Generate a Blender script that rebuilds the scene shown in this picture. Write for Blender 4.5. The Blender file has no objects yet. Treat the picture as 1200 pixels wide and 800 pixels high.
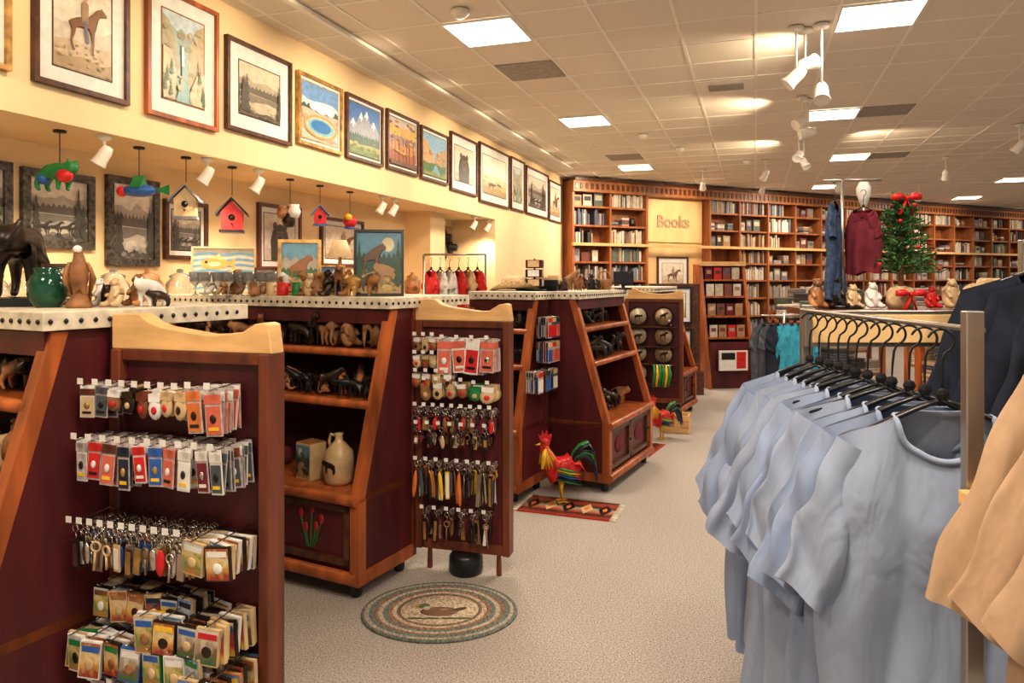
import bpy, math, random
from mathutils import Matrix, Vector
R = random.Random(7)
sc = bpy.context.scene
V = Vector
pi = math.pi

# ------------------------------------------------------------------ materials
def newmat(name):
    m = bpy.data.materials.new(name); m.use_nodes = True
    nt = m.node_tree; b = nt.nodes['Principled BSDF']
    return m, nt, b

def mat(name, col, rough=.6, metal=0, var=.12, scale=18, bump=0, stretch=(1,1,1), trans=None, emit=None, bscale=None, bdist=.01):
    m, nt, b = newmat(name)
    tc = nt.nodes.new('ShaderNodeTexCoord'); mp = nt.nodes.new('ShaderNodeMapping')
    mp.inputs['Scale'].default_value = stretch
    nz = nt.nodes.new('ShaderNodeTexNoise'); nz.inputs['Scale'].default_value = scale; nz.inputs['Detail'].default_value = 4
    nt.links.new(tc.outputs['Object'], mp.inputs[0]); nt.links.new(mp.outputs[0], nz.inputs['Vector'])
    cr = nt.nodes.new('ShaderNodeValToRGB')
    lo = [max(0, c*(1-var*1.6)) for c in col]; hi = [min(1, c*(1+var*1.6)) for c in col]
    cr.color_ramp.elements[0].position = .3; cr.color_ramp.elements[1].position = .7
    cr.color_ramp.elements[0].color = (*lo, 1); cr.color_ramp.elements[1].color = (*hi, 1)
    nt.links.new(nz.outputs['Fac'], cr.inputs[0]); nt.links.new(cr.outputs[0], b.inputs['Base Color'])
    b.inputs['Roughness'].default_value = rough; b.inputs['Metallic'].default_value = metal
    if trans: b.inputs['Transmission Weight'].default_value = trans
    if emit:
        b.inputs['Emission Color'].default_value = (*col, 1); b.inputs['Emission Strength'].default_value = emit
    if bump:
        src = nz
        if bscale:
            src = nt.nodes.new('ShaderNodeTexNoise'); src.inputs['Scale'].default_value = bscale; src.inputs['Detail'].default_value = 3; src.inputs['Distortion'].default_value = .6
            nt.links.new(mp.outputs[0], src.inputs['Vector'])
        bp = nt.nodes.new('ShaderNodeBump'); bp.inputs['Strength'].default_value = bump; bp.inputs['Distance'].default_value = bdist
        nt.links.new(src.outputs['Fac'], bp.inputs['Height']); nt.links.new(bp.outputs[0], b.inputs['Normal'])
    return m

BURG = mat('burgundy_stain', (.095,.012,.014), .45, var=.3, scale=6, stretch=(1,1,.2))
BURGD = mat('burgundy_dark', (.040,.008,.008), .6, var=.3, scale=6)
ORW = mat('orange_wood', (.40,.110,.030), .35, var=.3, scale=14, stretch=(1,1,.15))
DKW = mat('red_brown_wood', (.155,.040,.018), .38, var=.3, scale=14, stretch=(1,1,.15))
BKW = mat('bookcase_wood', (.35,.125,.040), .45, var=.2, scale=10, stretch=(1,1,.2))
PINE = mat('pine', (.74,.46,.20), .4, var=.10, scale=7, stretch=(1,1,4))
PINEL = mat('pale_pine', (.86,.60,.30), .5, var=.08, scale=4, stretch=(1,1,.3))
WALL = mat('cream_paint', (.87,.68,.41), .8, var=.03, scale=3)
TILE = mat('ceiling_tile', (.80,.73,.635), .95, var=.05, scale=120, bump=.1)
TBAR = mat('tbar_white', (.90,.85,.77), .6, var=.02)
CARP = mat('carpet', (.43,.39,.355), .98, var=.36, scale=150, bump=.5)
CREAM = mat('cream_trim', (.70,.63,.50), .6, var=.15, scale=20)
STUD = mat('stud', (.03,.025,.02), .4, metal=.5)
BLACK = mat('black_plastic', (.012,.012,.014), .35)
DKB = mat('dark_bronze', (.035,.02,.013), .35, metal=.4, var=.4)
STEEL = mat('brushed_steel', (.50,.47,.43), .35, metal=.9, var=.08, stretch=(1,1,.05))
CHROME = mat('keychain_metal', (.62,.58,.52), .25, metal=1)
WHITE = mat('white_card', (.78,.76,.72), .5, var=.05)
CLEAR = mat('clear_bag', (.52,.46,.44), .2, var=.2, scale=50)
WPAINT = mat('white_enamel', (.85,.80,.72), .4, var=.03)
BLUES = [mat('light_blue_cotton_%d'%i, c, .95, var=.02, scale=30, bump=.9, bscale=9, bdist=.02, stretch=(1,1,.45)) for i,c in enumerate([(.275,.345,.51),(.25,.315,.475),(.30,.36,.50)])]
NAVY = mat('navy_cotton', (.018,.024,.045), .95, var=.2)
TAN = mat('tan_fleece', (.47,.325,.215), .98, var=.03, scale=40, bump=.8, bscale=8, bdist=.02, stretch=(1,1,.5))
DENIM = mat('denim', (.04,.07,.15), .9, var=.3, scale=80)
MAROON = mat('maroon_cloth', (.16,.015,.03), .9, var=.2)
RED = mat('red_paint', (.60,.02,.02), .4)
YEL = mat('yellow_paint', (.85,.52,.03), .4)
GRN = mat('green_paint', (.02,.22,.06), .4)
DGRN = mat('pine_needles', (.06,.17,.05), .7, var=.4, scale=60)
GLAZE = mat('green_glaze', (.01,.07,.04), .12)
BLU = mat('blue_paint', (.03,.12,.42), .4)
TURQ = mat('turquoise_cloth', (.05,.38,.55), .9)
GREY = mat('grey_cloth', (.09,.10,.12), .95)
TERRA = mat('brown_ceramic', (.33,.15,.06), .4, var=.4)
STONE = mat('stoneware', (.62,.45,.25), .35, var=.1)
LEATH = mat('leather', (.28,.13,.05), .6, var=.3)
STRAW = mat('straw', (.62,.45,.26), .8, var=.2, scale=60)
ORG = mat('orange_card', (.70,.20,.05), .45)
PINK = mat('salmon_card', (.66,.15,.10), .45)
GLASS = mat('clear_glass', (.85,.9,.88), .05, trans=.85)
SCREEN = mat('dark_screen', (.02,.02,.025), .2)
GLOW = mat('lamp_diffuser', (1.0,.95,.87), .5, var=0, emit=5)
SPOTG = mat('spot_glow', (1.0,.85,.6), .5, var=0, emit=6)
VENT = mat('vent_grey', (.34,.30,.27), .6)
TANSH = mat('tan_panel', (.48,.33,.20), .6)
GOLD = mat('gilt', (.50,.30,.10), .35, metal=.5, var=.3)
WALN = mat('walnut', (.10,.035,.015), .35, var=.35, scale=20)
SILVB = mat('pewter_frame', (.10,.085,.07), .4, metal=.4, var=.5, scale=40)
bookm = [mat('book_%d' % i, c, .55) for i, c in enumerate([(.50,.44,.36),(.10,.10,.14),(.22,.07,.05),(.56,.50,.40),(.12,.15,.12),(.42,.26,.14),(.20,.21,.25),(.66,.60,.52),(.05,.045,.045),(.33,.28,.24),(.60,.49,.36),(.38,.33,.31)])]
_cc={}
def C(r,g,b,ro=.35):
    k=(round(r,2),round(g,2),round(b,2))
    if k not in _cc: _cc[k]=mat('print_ink_%d'%len(_cc),(r,g,b),ro,var=.10,scale=22)
    return _cc[k]

def painting(name, stops, amp=.25, scale=4, sx=1):
    m, nt, b = newmat(name)
    tc = nt.nodes.new('ShaderNodeTexCoord'); sp = nt.nodes.new('ShaderNodeSeparateXYZ')
    nt.links.new(tc.outputs['UV'], sp.inputs[0])
    mp = nt.nodes.new('ShaderNodeMapping'); mp.inputs['Location'].default_value = (R.random()*9, R.random()*9, R.random()*9); mp.inputs['Scale'].default_value = (sx,1,1)
    nt.links.new(tc.outputs['UV'], mp.inputs[0])
    nz = nt.nodes.new('ShaderNodeTexNoise'); nz.inputs['Scale'].default_value = scale; nz.inputs['Detail'].default_value = 3; nz.inputs['Roughness'].default_value = .5
    nt.links.new(mp.outputs[0], nz.inputs['Vector'])
    a = nt.nodes.new('ShaderNodeMath'); a.operation = 'SUBTRACT'; a.inputs[1].default_value = .5; nt.links.new(nz.outputs['Fac'], a.inputs[0])
    c = nt.nodes.new('ShaderNodeMath'); c.operation = 'MULTIPLY_ADD'; c.inputs[1].default_value = amp*3
    nt.links.new(a.outputs[0], c.inputs[0]); nt.links.new(sp.outputs['Y'], c.inputs[2])
    cr = nt.nodes.new('ShaderNodeValToRGB'); e = cr.color_ramp.elements
    while len(e) < len(stops): e.new(.5)
    for i, (p, col) in enumerate(stops):
        e[i].position = p; e[i].color = (*col, 1)
    nt.links.new(c.outputs[0], cr.inputs[0])
    nt.links.new(cr.outputs[0], b.inputs['Base Color']); b.inputs['Roughness'].default_value = .25
    return m
P_CARDS=[painting('art_card_%d'%i, st, .4, 2.5) for i,st in enumerate([
 [(0,(.45,.20,.05)),(.4,(.15,.25,.08)),(.6,(.60,.45,.15)),(1,(.55,.60,.65))],
 [(0,(.05,.10,.22)),(.4,(.25,.35,.5)),(.6,(.60,.60,.55)),(1,(.10,.25,.5))],
 [(0,(.30,.05,.03)),(.4,(.65,.35,.08)),(.7,(.70,.60,.35)),(1,(.40,.12,.04))],
 [(0,(.05,.14,.05)),(.4,(.20,.12,.06)),(.7,(.55,.48,.36)),(1,(.65,.62,.55))],
 [(0,(.70,.50,.10)),(.4,(.55,.08,.05)),(.7,(.10,.10,.12)),(1,(.65,.55,.35))]])]

# ------------------------------------------------------------------ mesh builder
def FR(o, ax, ay, az=(0,0,1)):
    return Matrix(((ax[0],ay[0],az[0],o[0]),(ax[1],ay[1],az[1],o[1]),(ax[2] if len(ax)>2 else 0,ay[2] if len(ay)>2 else 0,az[2],o[2]),(0,0,0,1)))
def TR(x,y,z): return Matrix.Translation((x,y,z))
def RZ(a): return Matrix.Rotation(a,4,'Z')
def RX(a): return Matrix.Rotation(a,4,'X')
def RY(a): return Matrix.Rotation(a,4,'Y')

class MB:
    def __init__(s, M=None):
        s.v=[]; s.f=[]; s.mi=[]; s.sm=[]; s.uv=[]; s.mats=[]; s.M = M or Matrix.Identity(4)
    def add(s, vs, fs, m, smooth=False, M=None, uvs=None):
        T = s.M @ M if M is not None else s.M
        n = len(s.v); s.v += [T @ V(p) for p in vs]
        if m not in s.mats: s.mats.append(m)
        i = s.mats.index(m)
        for k, f in enumerate(fs):
            s.f.append([n+q for q in f]); s.mi.append(i); s.sm.append(smooth); s.uv.append(uvs[k] if uvs else None)
    def box(s, lo, hi, m, M=None):
        x0,y0,z0 = lo; x1,y1,z1 = hi
        s.add([(x0,y0,z0),(x1,y0,z0),(x1,y1,z0),(x0,y1,z0),(x0,y0,z1),(x1,y0,z1),(x1,y1,z1),(x0,y1,z1)],
              [(0,3,2,1),(4,5,6,7),(0,1,5,4),(1,2,6,5),(2,3,7,6),(3,0,4,7)], m, False, M)
    def quad(s, p, m, M=None):
        s.add(p, [(0,1,2,3)], m, False, M, [[(0,0),(1,0),(1,1),(0,1)]])
    def prism(s, poly, a0, a1, m, axis='x', M=None, smooth=False):
        def mk(p,a):
            return {'x':(a,p[0],p[1]),'y':(p[0],a,p[1]),'z':(p[0],p[1],a)}[axis]
        n=len(poly); vs=[mk(p,a0) for p in poly]+[mk(p,a1) for p in poly]
        fs=[tuple(range(n)), tuple(range(2*n-1,n-1,-1))]
        s.add(vs, fs+[(i,(i+1)%n,(i+1)%n+n,i+n) for i in range(n)], m, smooth, M)
    def lathe(s, prof, m, seg=20, M=None, smooth=True, sx=1, sy=1):
        vs=[]; fs=[]
        for r,z in prof:
            for k in range(seg):
                a=2*pi*k/seg; vs.append((r*math.cos(a)*sx, r*math.sin(a)*sy, z))
        for i in range(len(prof)-1):
            for k in range(seg):
                k2=(k+1)%seg; fs.append((i*seg+k,i*seg+k2,(i+1)*seg+k2,(i+1)*seg+k))
        if prof[0][0]>1e-5: fs.append(tuple(reversed(range(seg))))
        if prof[-1][0]>1e-5: fs.append(tuple(range((len(prof)-1)*seg,len(prof)*seg)))
        s.add(vs, fs, m, smooth, M)
    def ell(s, c, r, m, M=None, seg=12, rings=8):
        prof=[(max(1e-4,math.sin(pi*i/rings)),-math.cos(pi*i/rings)) for i in range(rings+1)]
        T = TR(*c) @ Matrix.Diagonal((r[0],r[1],r[2],1))
        s.lathe(prof, m, seg, (M @ T) if M is not None else T)
    def tube(s, pts, rad, m, seg=8, M=None, closed=False, flat=1.0):
        pts=[V(p) for p in pts]; n=len(pts)
        if not isinstance(rad,(list,tuple)): rad=[rad]*n
        vs=[]; fs=[]; up=V((0,0,1))
        prev=None
        for i,p in enumerate(pts):
            if closed: t=pts[(i+1)%n]-pts[i-1]
            else: t=pts[min(i+1,n-1)]-pts[max(i-1,0)]
            t=t.normalized() if t.length>1e-9 else V((0,0,1))
            if prev is None:
                prev = up.cross(t) if abs(t.z)<.95 else V((1,0,0)).cross(t)
            a=(prev-t*prev.dot(t)); a=a.normalized() if a.length>1e-6 else t.orthogonal().normalized(); b=t.cross(a); prev=a
            for k in range(seg):
                q=2*pi*k/seg; vs.append(p+a*math.cos(q)*rad[i]+b*math.sin(q)*rad[i]*flat)
        rr = n if closed else n-1
        for i in range(rr):
            j=(i+1)%n
            for k in range(seg):
                k2=(k+1)%seg; fs.append((i*seg+k,i*seg+k2,j*seg+k2,j*seg+k))
        if not closed:
            fs.append(tuple(reversed(range(seg)))); fs.append(tuple(range((n-1)*seg,n*seg)))
        s.add(vs,fs,m,True,M)
    def ring(s, c, r, t, m, M=None, plane='xz'):
        P=[]
        for k in range(12):
            a=2*pi*k/12; u,w=r*math.cos(a),r*math.sin(a)
            P.append({'xz':(c[0]+u,c[1],c[2]+w),'xy':(c[0]+u,c[1]+w,c[2]),'yz':(c[0],c[1]+u,c[2]+w)}[plane])
        s.tube(P,t,m,5,M,closed=True)
    def done(s, name, bevel=0, sub=0, parent=None):
        xs=[p.x for p in s.v]; ys=[p.y for p in s.v]; zs=[p.z for p in s.v]
        o=V(((min(xs)+max(xs))/2,(min(ys)+max(ys))/2,min(zs)))
        me=bpy.data.meshes.new(name); me.from_pydata([p-o for p in s.v],[],s.f)
        for m in s.mats: me.materials.append(m)
        me.polygons.foreach_set('material_index', s.mi); me.polygons.foreach_set('use_smooth', s.sm)
        if any(s.uv):
            l=me.uv_layers.new(name='UV')
            for p,u in zip(me.polygons,s.uv):
                if u:
                    for li,c in zip(p.loop_indices,u): l.data[li].uv=c
        import bmesh
        bm=bmesh.new(); bm.from_mesh(me)
        if not any(s.uv): bmesh.ops.recalc_face_normals(bm, faces=bm.faces)
        bm.to_mesh(me); bm.free(); me.update()
        ob=bpy.data.objects.new(name, me); ob.location=o; sc.collection.objects.link(ob)
        if bevel:
            b=ob.modifiers.new('bevel','BEVEL'); b.width=bevel; b.segments=2; b.limit_method='ANGLE'; b.angle_limit=.7
        if sub:
            b=ob.modifiers.new('sub','SUBSURF'); b.levels=sub; b.render_levels=sub
        if parent:
            ob.location = o - parent.location; ob.parent = parent
        return ob

def skin_mesh(verts, edges, radii, sub=1):
    me=bpy.data.meshes.new('tmp'); me.from_pydata(verts,edges,[]); ob=bpy.data.objects.new('tmp',me); sc.collection.objects.link(ob)
    ob.modifiers.new('s','SKIN')
    sv=me.skin_vertices[0].data
    for i,r in enumerate(radii):
        sv[i].radius=(r,r) if not isinstance(r,tuple) else r
    sv[0].use_root=True
    m=ob.modifiers.new('u','SUBSURF'); m.levels=sub; m.render_levels=sub
    bpy.context.view_layer.update()
    e=ob.evaluated_get(bpy.context.evaluated_depsgraph_get()); t=e.to_mesh()
    vs=[tuple(v.co) for v in t.vertices]; fs=[tuple(p.vertices) for p in t.polygons]
    e.to_mesh_clear(); bpy.data.objects.remove(ob); bpy.data.meshes.remove(me)
    return vs,fs

def quadruped(body=.13, head=.075, leg=.035, hump=0, neck=.0, L=.5, H=.42):
    v=[(-L*.42,0,H*.78),(-L*.1,0,H*.80),(L*.22,0,H*(.84+hump)),(L*.42,0,H*(.92+neck)),(L*.58,0,H*(.98+neck)),(L*.74,0,H*(.88+neck)),(-L*.54,0,H*.72)]
    r=[body*.92,body,body*1.08,body*.72,head,head*.55,.02]
    e=[(0,1),(1,2),(2,3),(3,4),(4,5),(0,6)]
    for sy in (-1,1):
        n=len(v)
        v+=[(-L*.40,sy*body*.62,H*.50),(-L*.48,sy*body*.66,H*.26),(-L*.42,sy*body*.66,H*.05),(-L*.36,sy*body*.66,.015)]
        r+=[leg*1.6,leg,leg*.8,leg*.85]; e+=[(0,n),(n,n+1),(n+1,n+2),(n+2,n+3)]
        n=len(v)
        v+=[(L*.24,sy*body*.62,H*.52),(L*.26,sy*body*.66,H*.28),(L*.24,sy*body*.66,H*.05),(L*.30,sy*body*.66,.015)]
        r+=[leg*1.5,leg,leg*.8,leg*.85]; e+=[(2,n),(n,n+1),(n+1,n+2),(n+2,n+3)]
        n=len(v)
        v+=[(L*.56,sy*head*.7,H*(.98+neck)+head*.9),(L*.55,sy*head*.8,H*(.98+neck)+head*1.35)]; r+=[head*.25,head*.2]; e+=[(4,n),(n,n+1)]
    return skin_mesh(v,e,r,1)
BEARM = quadruped(.13,.075,.045,.06,-.05)
MOOSEM = quadruped(.10,.055,.025,.1,.18,.5,.5)
BUFM = quadruped(.12,.085,.028,.14,-.2,.52,.42)
HORSEM = quadruped(.085,.045,.022,.0,.28,.6,.6)
def seated_bear():
    v=[(0,0,.10),(0,0,.24),(.02,0,.38),(.05,0,.48),(.13,0,.46)]; r=[.14,.14,.10,.085,.045]; e=[(0,1),(1,2),(2,3),(3,4)]
    for s in (-1,1):
        n=len(v); v+=[(.10,s*.12,.08),(.22,s*.14,.05),(.25,s*.14,.10)]; r+=[.07,.05,.04]; e+=[(0,n),(n,n+1),(n+1,n+2)]
        n=len(v); v+=[(.08,s*.12,.30),(.17,s*.11,.20)]; r+=[.05,.04]; e+=[(2,n),(n,n+1)]
        n=len(v); v+=[(.02,s*.07,.57)]; r+=[.025]; e+=[(3,n)]
    return skin_mesh(v,e,r,1)
SITM = seated_bear()

# ------------------------------------------------------------------ printed scenes (flat layered artwork)
def art(m, P, kind, seed=0):
    r=random.Random(seed*31+7); K=[0]
    def poly(pts, mm):
        K[0]+=1; m.add([P(min(1,max(0,u)),min(1,max(0,v)),K[0]) for u,v in pts],[tuple(range(len(pts)))],mm)
    def ridge(base,amp,n,mm,floor=0,sharp=False):
        pts=[(0,floor),(1,floor)]; top=[]
        for i in range(n+1):
            a = (amp if i%2 else -amp*.4)*r.uniform(.4,1) if sharp else amp*(.6*math.sin(i*1.3+seed)+r.uniform(-.4,.4))
            top.append((1-i/n,base+a))
        poly(pts+top,mm)
    def oval(cx,cy,rx,ry,mm,n=20): poly([(cx+rx*math.cos(2*pi*i/n),cy+ry*math.sin(2*pi*i/n)) for i in range(n)],mm)
    def conifer(x,b,h,wd,mm):
        pts=[(x-wd*.1,b)]; 
        L_=5
        for i in range(L_): pts+=[(x-wd*(1-i/L_),b+h*(.12+.88*i/L_)),(x-wd*.35*(1-i/L_),b+h*(.12+.88*(i+.8)/L_))]
        pts.append((x,b+h))
        for i in reversed(range(L_)): pts+=[(x+wd*.35*(1-i/L_),b+h*(.12+.88*(i+.8)/L_)),(x+wd*(1-i/L_),b+h*(.12+.88*i/L_))]
        pts.append((x+wd*.1,b)); poly(pts,mm)
    def animal(mesh,cx,cy,s,mm,fl=1,asp=1.3):
        K[0]+=1; k=K[0]
        m.add([P(min(.99,max(.01,cx+fl*p[0]*s*asp)),min(.99,max(.01,cy+p[2]*s)),k+p[1]*1.5+.5) for p in mesh[0]],mesh[1],mm,True); K[0]+=1
    def bg(mm): poly([(0,0),(1,0),(1,1),(0,1)],mm)
    def tufts(n,y0,y1,cs,s=.03):
        for i in range(n): oval(r.random(),r.uniform(y0,y1),s*r.uniform(.5,1.6),s*r.uniform(.2,.7),r.choice(cs),7)
    if kind=='rider':
        bg(C(.74,.67,.56)); ridge(.48,.05,8,C(.62,.54,.44)); ridge(.30,.03,7,C(.56,.44,.30)); ridge(.14,.03,9,C(.42,.30,.17))
        tufts(26,.02,.28,[C(.30,.28,.14),C(.50,.40,.24),C(.36,.24,.14)])
        animal(HORSEM,.52,.20,.66,C(.22,.10,.05)); K[0]+=2
        poly([(.45,.52),(.56,.52),(.57,.72),(.50,.76),(.45,.72)],C(.35,.24,.14)); oval(.52,.79,.04,.04,C(.5,.33,.22)); poly([(.44,.82),(.60,.82),(.56,.84),(.55,.88),(.49,.88),(.48,.84)],C(.60,.50,.36))
        poly([(.47,.54),(.53,.54),(.58,.32),(.53,.31)],C(.15,.14,.20))
    elif kind=='canyon':
        bg(C(.50,.60,.64)); ridge(.82,.05,9,C(.34,.40,.36),0,True); poly([(0,.95),(.15,.90),(.30,.70),(.36,.40),(.30,0),(0,0)],C(.38,.34,.22)); poly([(1,.98),(.80,.90),(.66,.66),(.60,.40),(.72,0),(1,0)],C(.46,.38,.22))
        tufts(22,.1,.85,[C(.52,.44,.28),C(.30,.27,.17),C(.44,.34,.18)],.07)
        poly([(.0,.60),(.2,.55),(.32,.30),(.25,0),(0,0)],C(.56,.46,.28)); poly([(.42,.66),(.50,.66),(.56,.30),(.66,0),(.30,0),(.44,.30)],C(.24,.42,.42)); poly([(.44,.64),(.48,.64),(.50,.42),(.43,.42)],C(.80,.82,.80)); poly([(1,.4),(.8,.36),(.62,.12),(.68,0),(1,0)],C(.62,.52,.33))
        tufts(14,.0,.35,[C(.52,.44,.28),C(.42,.36,.22)],.06)
        for i in range(7): conifer(r.choice([r.uniform(0,.25),r.uniform(.8,1)]),r.uniform(0,.3),.2,.05,C(.08,.16,.08))
    elif kind in('lake','bw','bw2'):
        g=(lambda a:C(a,a*.9,a*.78)) if kind!='lake' else (lambda a:C(a,a*.84,a*.62))
        bg(g(.66)); ridge(.70,.08,9,g(.42)); ridge(.56,.06,22,g(.14),.3,True); poly([(0,0),(1,0),(1,.42),(0,.45)],g(.50)); tufts(14,.1,.4,[g(.58),g(.42)],.1); poly([(0,.43),(1,.41),(1,.30),(.6,.34),(.3,.27),(0,.33)],g(.22))
        ridge(.10,.04,9,g(.12)); tufts(16,.0,.12,[g(.2),g(.3),g(.08)],.05)
        for i in range(5): conifer(r.choice([.08,.16,.9,.82,.97])+r.uniform(-.02,.02),.06,r.uniform(.5,.85),.09,g(.09))
        if kind=='bw2':
            for i in range(4): animal(HORSEM,.2+.2*i,.08,.30,g(.06))
    elif kind=='spring':
        bg(C(.18,.34,.60)); ridge(.72,.05,6,C(.62,.64,.66)); ridge(.60,.04,16,C(.06,.12,.09),0,True); poly([(0,0),(1,0),(1,.52),(0,.55)],C(.54,.46,.36)); tufts(20,.02,.5,[C(.6,.5,.38),C(.46,.36,.26),C(.5,.3,.16)],.08); oval(.5,.26,.46,.21,C(.60,.32,.12)); oval(.5,.26,.40,.17,C(.55,.50,.28)); oval(.5,.26,.36,.145,C(.20,.45,.54)); oval(.5,.27,.28,.11,C(.03,.18,.44))
        for i in range(6): oval(.3+.09*i,.6+.04*math.sin(i*2),.12,.07,C(.84,.86,.86),12)
    elif kind=='mount':
        bg(C(.07,.18,.44)); poly([(0,.30),(0,.60),(.12,.70),(.22,.60),(.38,.86),(.47,.72),(.56,.92),(.68,.68),(.80,.76),(1,.52),(1,.3)],C(.28,.30,.36))
        for px,py in ((.38,.86),(.56,.92),(.12,.70),(.80,.76)): poly([(px,py),(px-.09,py-.15),(px-.03,py-.12),(px,py-.2),(px+.04,py-.11),(px+.08,py-.14)],C(.80,.80,.80))
        ridge(.38,.06,26,C(.03,.09,.05),0,True); ridge(.22,.02,6,C(.32,.33,.10)); ridge(.10,.02,7,C(.14,.22,.05)); tufts(20,.0,.3,[C(.2,.25,.07),C(.4,.36,.1),C(.1,.16,.05)],.05)
    elif kind=='autumn':
        bg(C(.46,.42,.38)); ridge(.66,.07,8,C(.30,.16,.12)); ridge(.50,.08,14,C(.52,.22,.06)); ridge(.30,.05,12,C(.38,.10,.04)); 
        for i in range(7): x=.06+.14*i+r.uniform(-.03,.03); poly([(x-.012,.08),(x+.012,.08),(x+.008,.8),(x-.006,.82)],C(.10,.06,.04)); oval(x,.74,.09,.12,C(.56,.30+.1*r.random(),.06),12)
        tufts(30,.2,.95,[C(.5,.2,.05),C(.6,.34,.08),C(.3,.12,.05)],.05)
        ridge(.10,.03,9,C(.16,.07,.03))
    elif kind=='cliffs':
        bg(C(.24,.40,.56)); poly([(0,.2),(0,.86),(.2,.80),(.34,.60),(.46,.56),(.46,.2)],C(.50,.32,.17)); poly([(1,.2),(1,.72),(.78,.70),(.62,.5),(.5,.46),(.44,.2)],C(.40,.28,.17)); tufts(16,.3,.6,[C(.56,.4,.22),C(.34,.22,.13)],.06); ridge(.30,.03,9,C(.08,.16,.06)); poly([(.3,0),(.5,.28),(.56,.28),(.8,0)],C(.15,.34,.46)); ridge(.10,.05,8,C(.20,.24,.08))
    elif kind=='bear':
        bg(C(.64,.57,.47)); ridge(.25,.03,8,C(.50,.42,.32)); poly([(.22,0),(.20,.42),(.26,.62),(.36,.74),(.50,.80),(.64,.74),(.74,.62),(.80,.42),(.78,0)],C(.06,.045,.035)); oval(.34,.74,.07,.09,C(.08,.05,.04)); oval(.66,.74,.07,.09,C(.08,.05,.04)); oval(.5,.48,.13,.16,C(.13,.085,.06)); oval(.5,.50,.05,.035,C(.01,.01,.01)); oval(.42,.62,.018,.018,C(.40,.25,.08)); oval(.58,.62,.018,.018,C(.40,.25,.08))
    elif kind=='pale':
        bg(C(.76,.72,.62)); ridge(.62,.05,7,C(.62,.60,.54)); ridge(.50,.05,9,C(.68,.56,.32)); ridge(.34,.04,8,C(.60,.44,.18)); ridge(.18,.04,9,C(.40,.30,.13)); tufts(20,.0,.45,[C(.55,.42,.18),C(.45,.34,.14)],.05); animal(BUFM,.35,.16,.34,C(.12,.06,.03)); animal(BUFM,.68,.24,.22,C(.14,.08,.04),-1)
    elif kind=='wild':
        bg(C(.20,.45,.62)); ridge(.66,.1,8,C(.58,.52,.42),0,True); ridge(.46,.06,16,C(.08,.22,.08),0,True); ridge(.30,.05,8,C(.55,.42,.14)); animal(MOOSEM,.50,.12,1.0,C(.45,.18,.06),1,1.0); oval(.2,.12,.16,.10,C(.66,.16,.06)); oval(.82,.10,.14,.09,C(.80,.55,.12)); tufts(14,0,.3,[C(.6,.2,.06),C(.2,.3,.1),C(.7,.5,.2)],.05)
    elif kind=='wolf':
        bg(C(.12,.30,.42)); oval(.70,.80,.14,.12,C(.70,.62,.40)); ridge(.60,.1,18,C(.04,.10,.08),0,True); ridge(.34,.05,7,C(.44,.30,.12)); tufts(30,.02,.4,[C(.5,.34,.12),C(.3,.16,.06),C(.12,.2,.08),C(.6,.45,.2)],.06); animal(MOOSEM,.36,.30,.8,C(.16,.09,.05),1,1.0); animal(BEARM,.66,.12,.8,C(.40,.24,.12),-1,1.0); animal(BEARM,.30,.04,.62,C(.07,.05,.05),1,1.0); conifer(.93,.1,.8,.13,C(.03,.09,.05)); conifer(.06,.1,.75,.12,C(.03,.09,.05))
    elif kind=='fish':
        bg(C(.60,.54,.44)); 
        for i in range(7): poly([(0,.10+.13*i),(.25,.14+.13*i),(.5,.10+.13*i),(.75,.14+.13*i),(1,.10+.13*i),(1,.05+.13*i),(.75,.09+.13*i),(.5,.05+.13*i),(.25,.09+.13*i),(0,.05+.13*i)],C(.16,.36,.52))
        for cx,cy,c in ((.35,.66,C(.66,.40,.10)),(.62,.34,C(.60,.22,.06))): oval(cx,cy,.24,.13,c); poly([(cx+.18,cy),(cx+.36,cy+.14),(cx+.32,cy),(cx+.36,cy-.14)],c); oval(cx-.14,cy+.03,.025,.03,C(.02,.02,.02)); poly([(cx-.05,cy+.11),(cx+.08,cy+.24),(cx+.12,cy+.08)],C(.70,.52,.20)); oval(cx,cy-.02,.1,.05,C(.80,.70,.46))

# ------------------------------------------------------------------ camera: 25.5 mm, level, 1.5 m up
cam=bpy.data.cameras.new('camera'); co=bpy.data.objects.new('camera',cam); sc.collection.objects.link(co)
co.location=(0,0,1.5); co.rotation_euler=(pi/2,0,0); cam.lens=25.5; cam.sensor_width=36; cam.shift_y=-.0625; cam.clip_start=.05
sc.camera=co
try: sc.view_settings.view_transform='Standard'; sc.view_settings.look='None'; sc.view_settings.exposure=.1; sc.view_settings.gamma=.90
except Exception: pass
w=bpy.data.worlds.new('world'); sc.world=w; w.use_nodes=True
w.node_tree.nodes['Background'].inputs[0].default_value=(1,.88,.75,1); w.node_tree.nodes['Background'].inputs[1].default_value=.66

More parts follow.
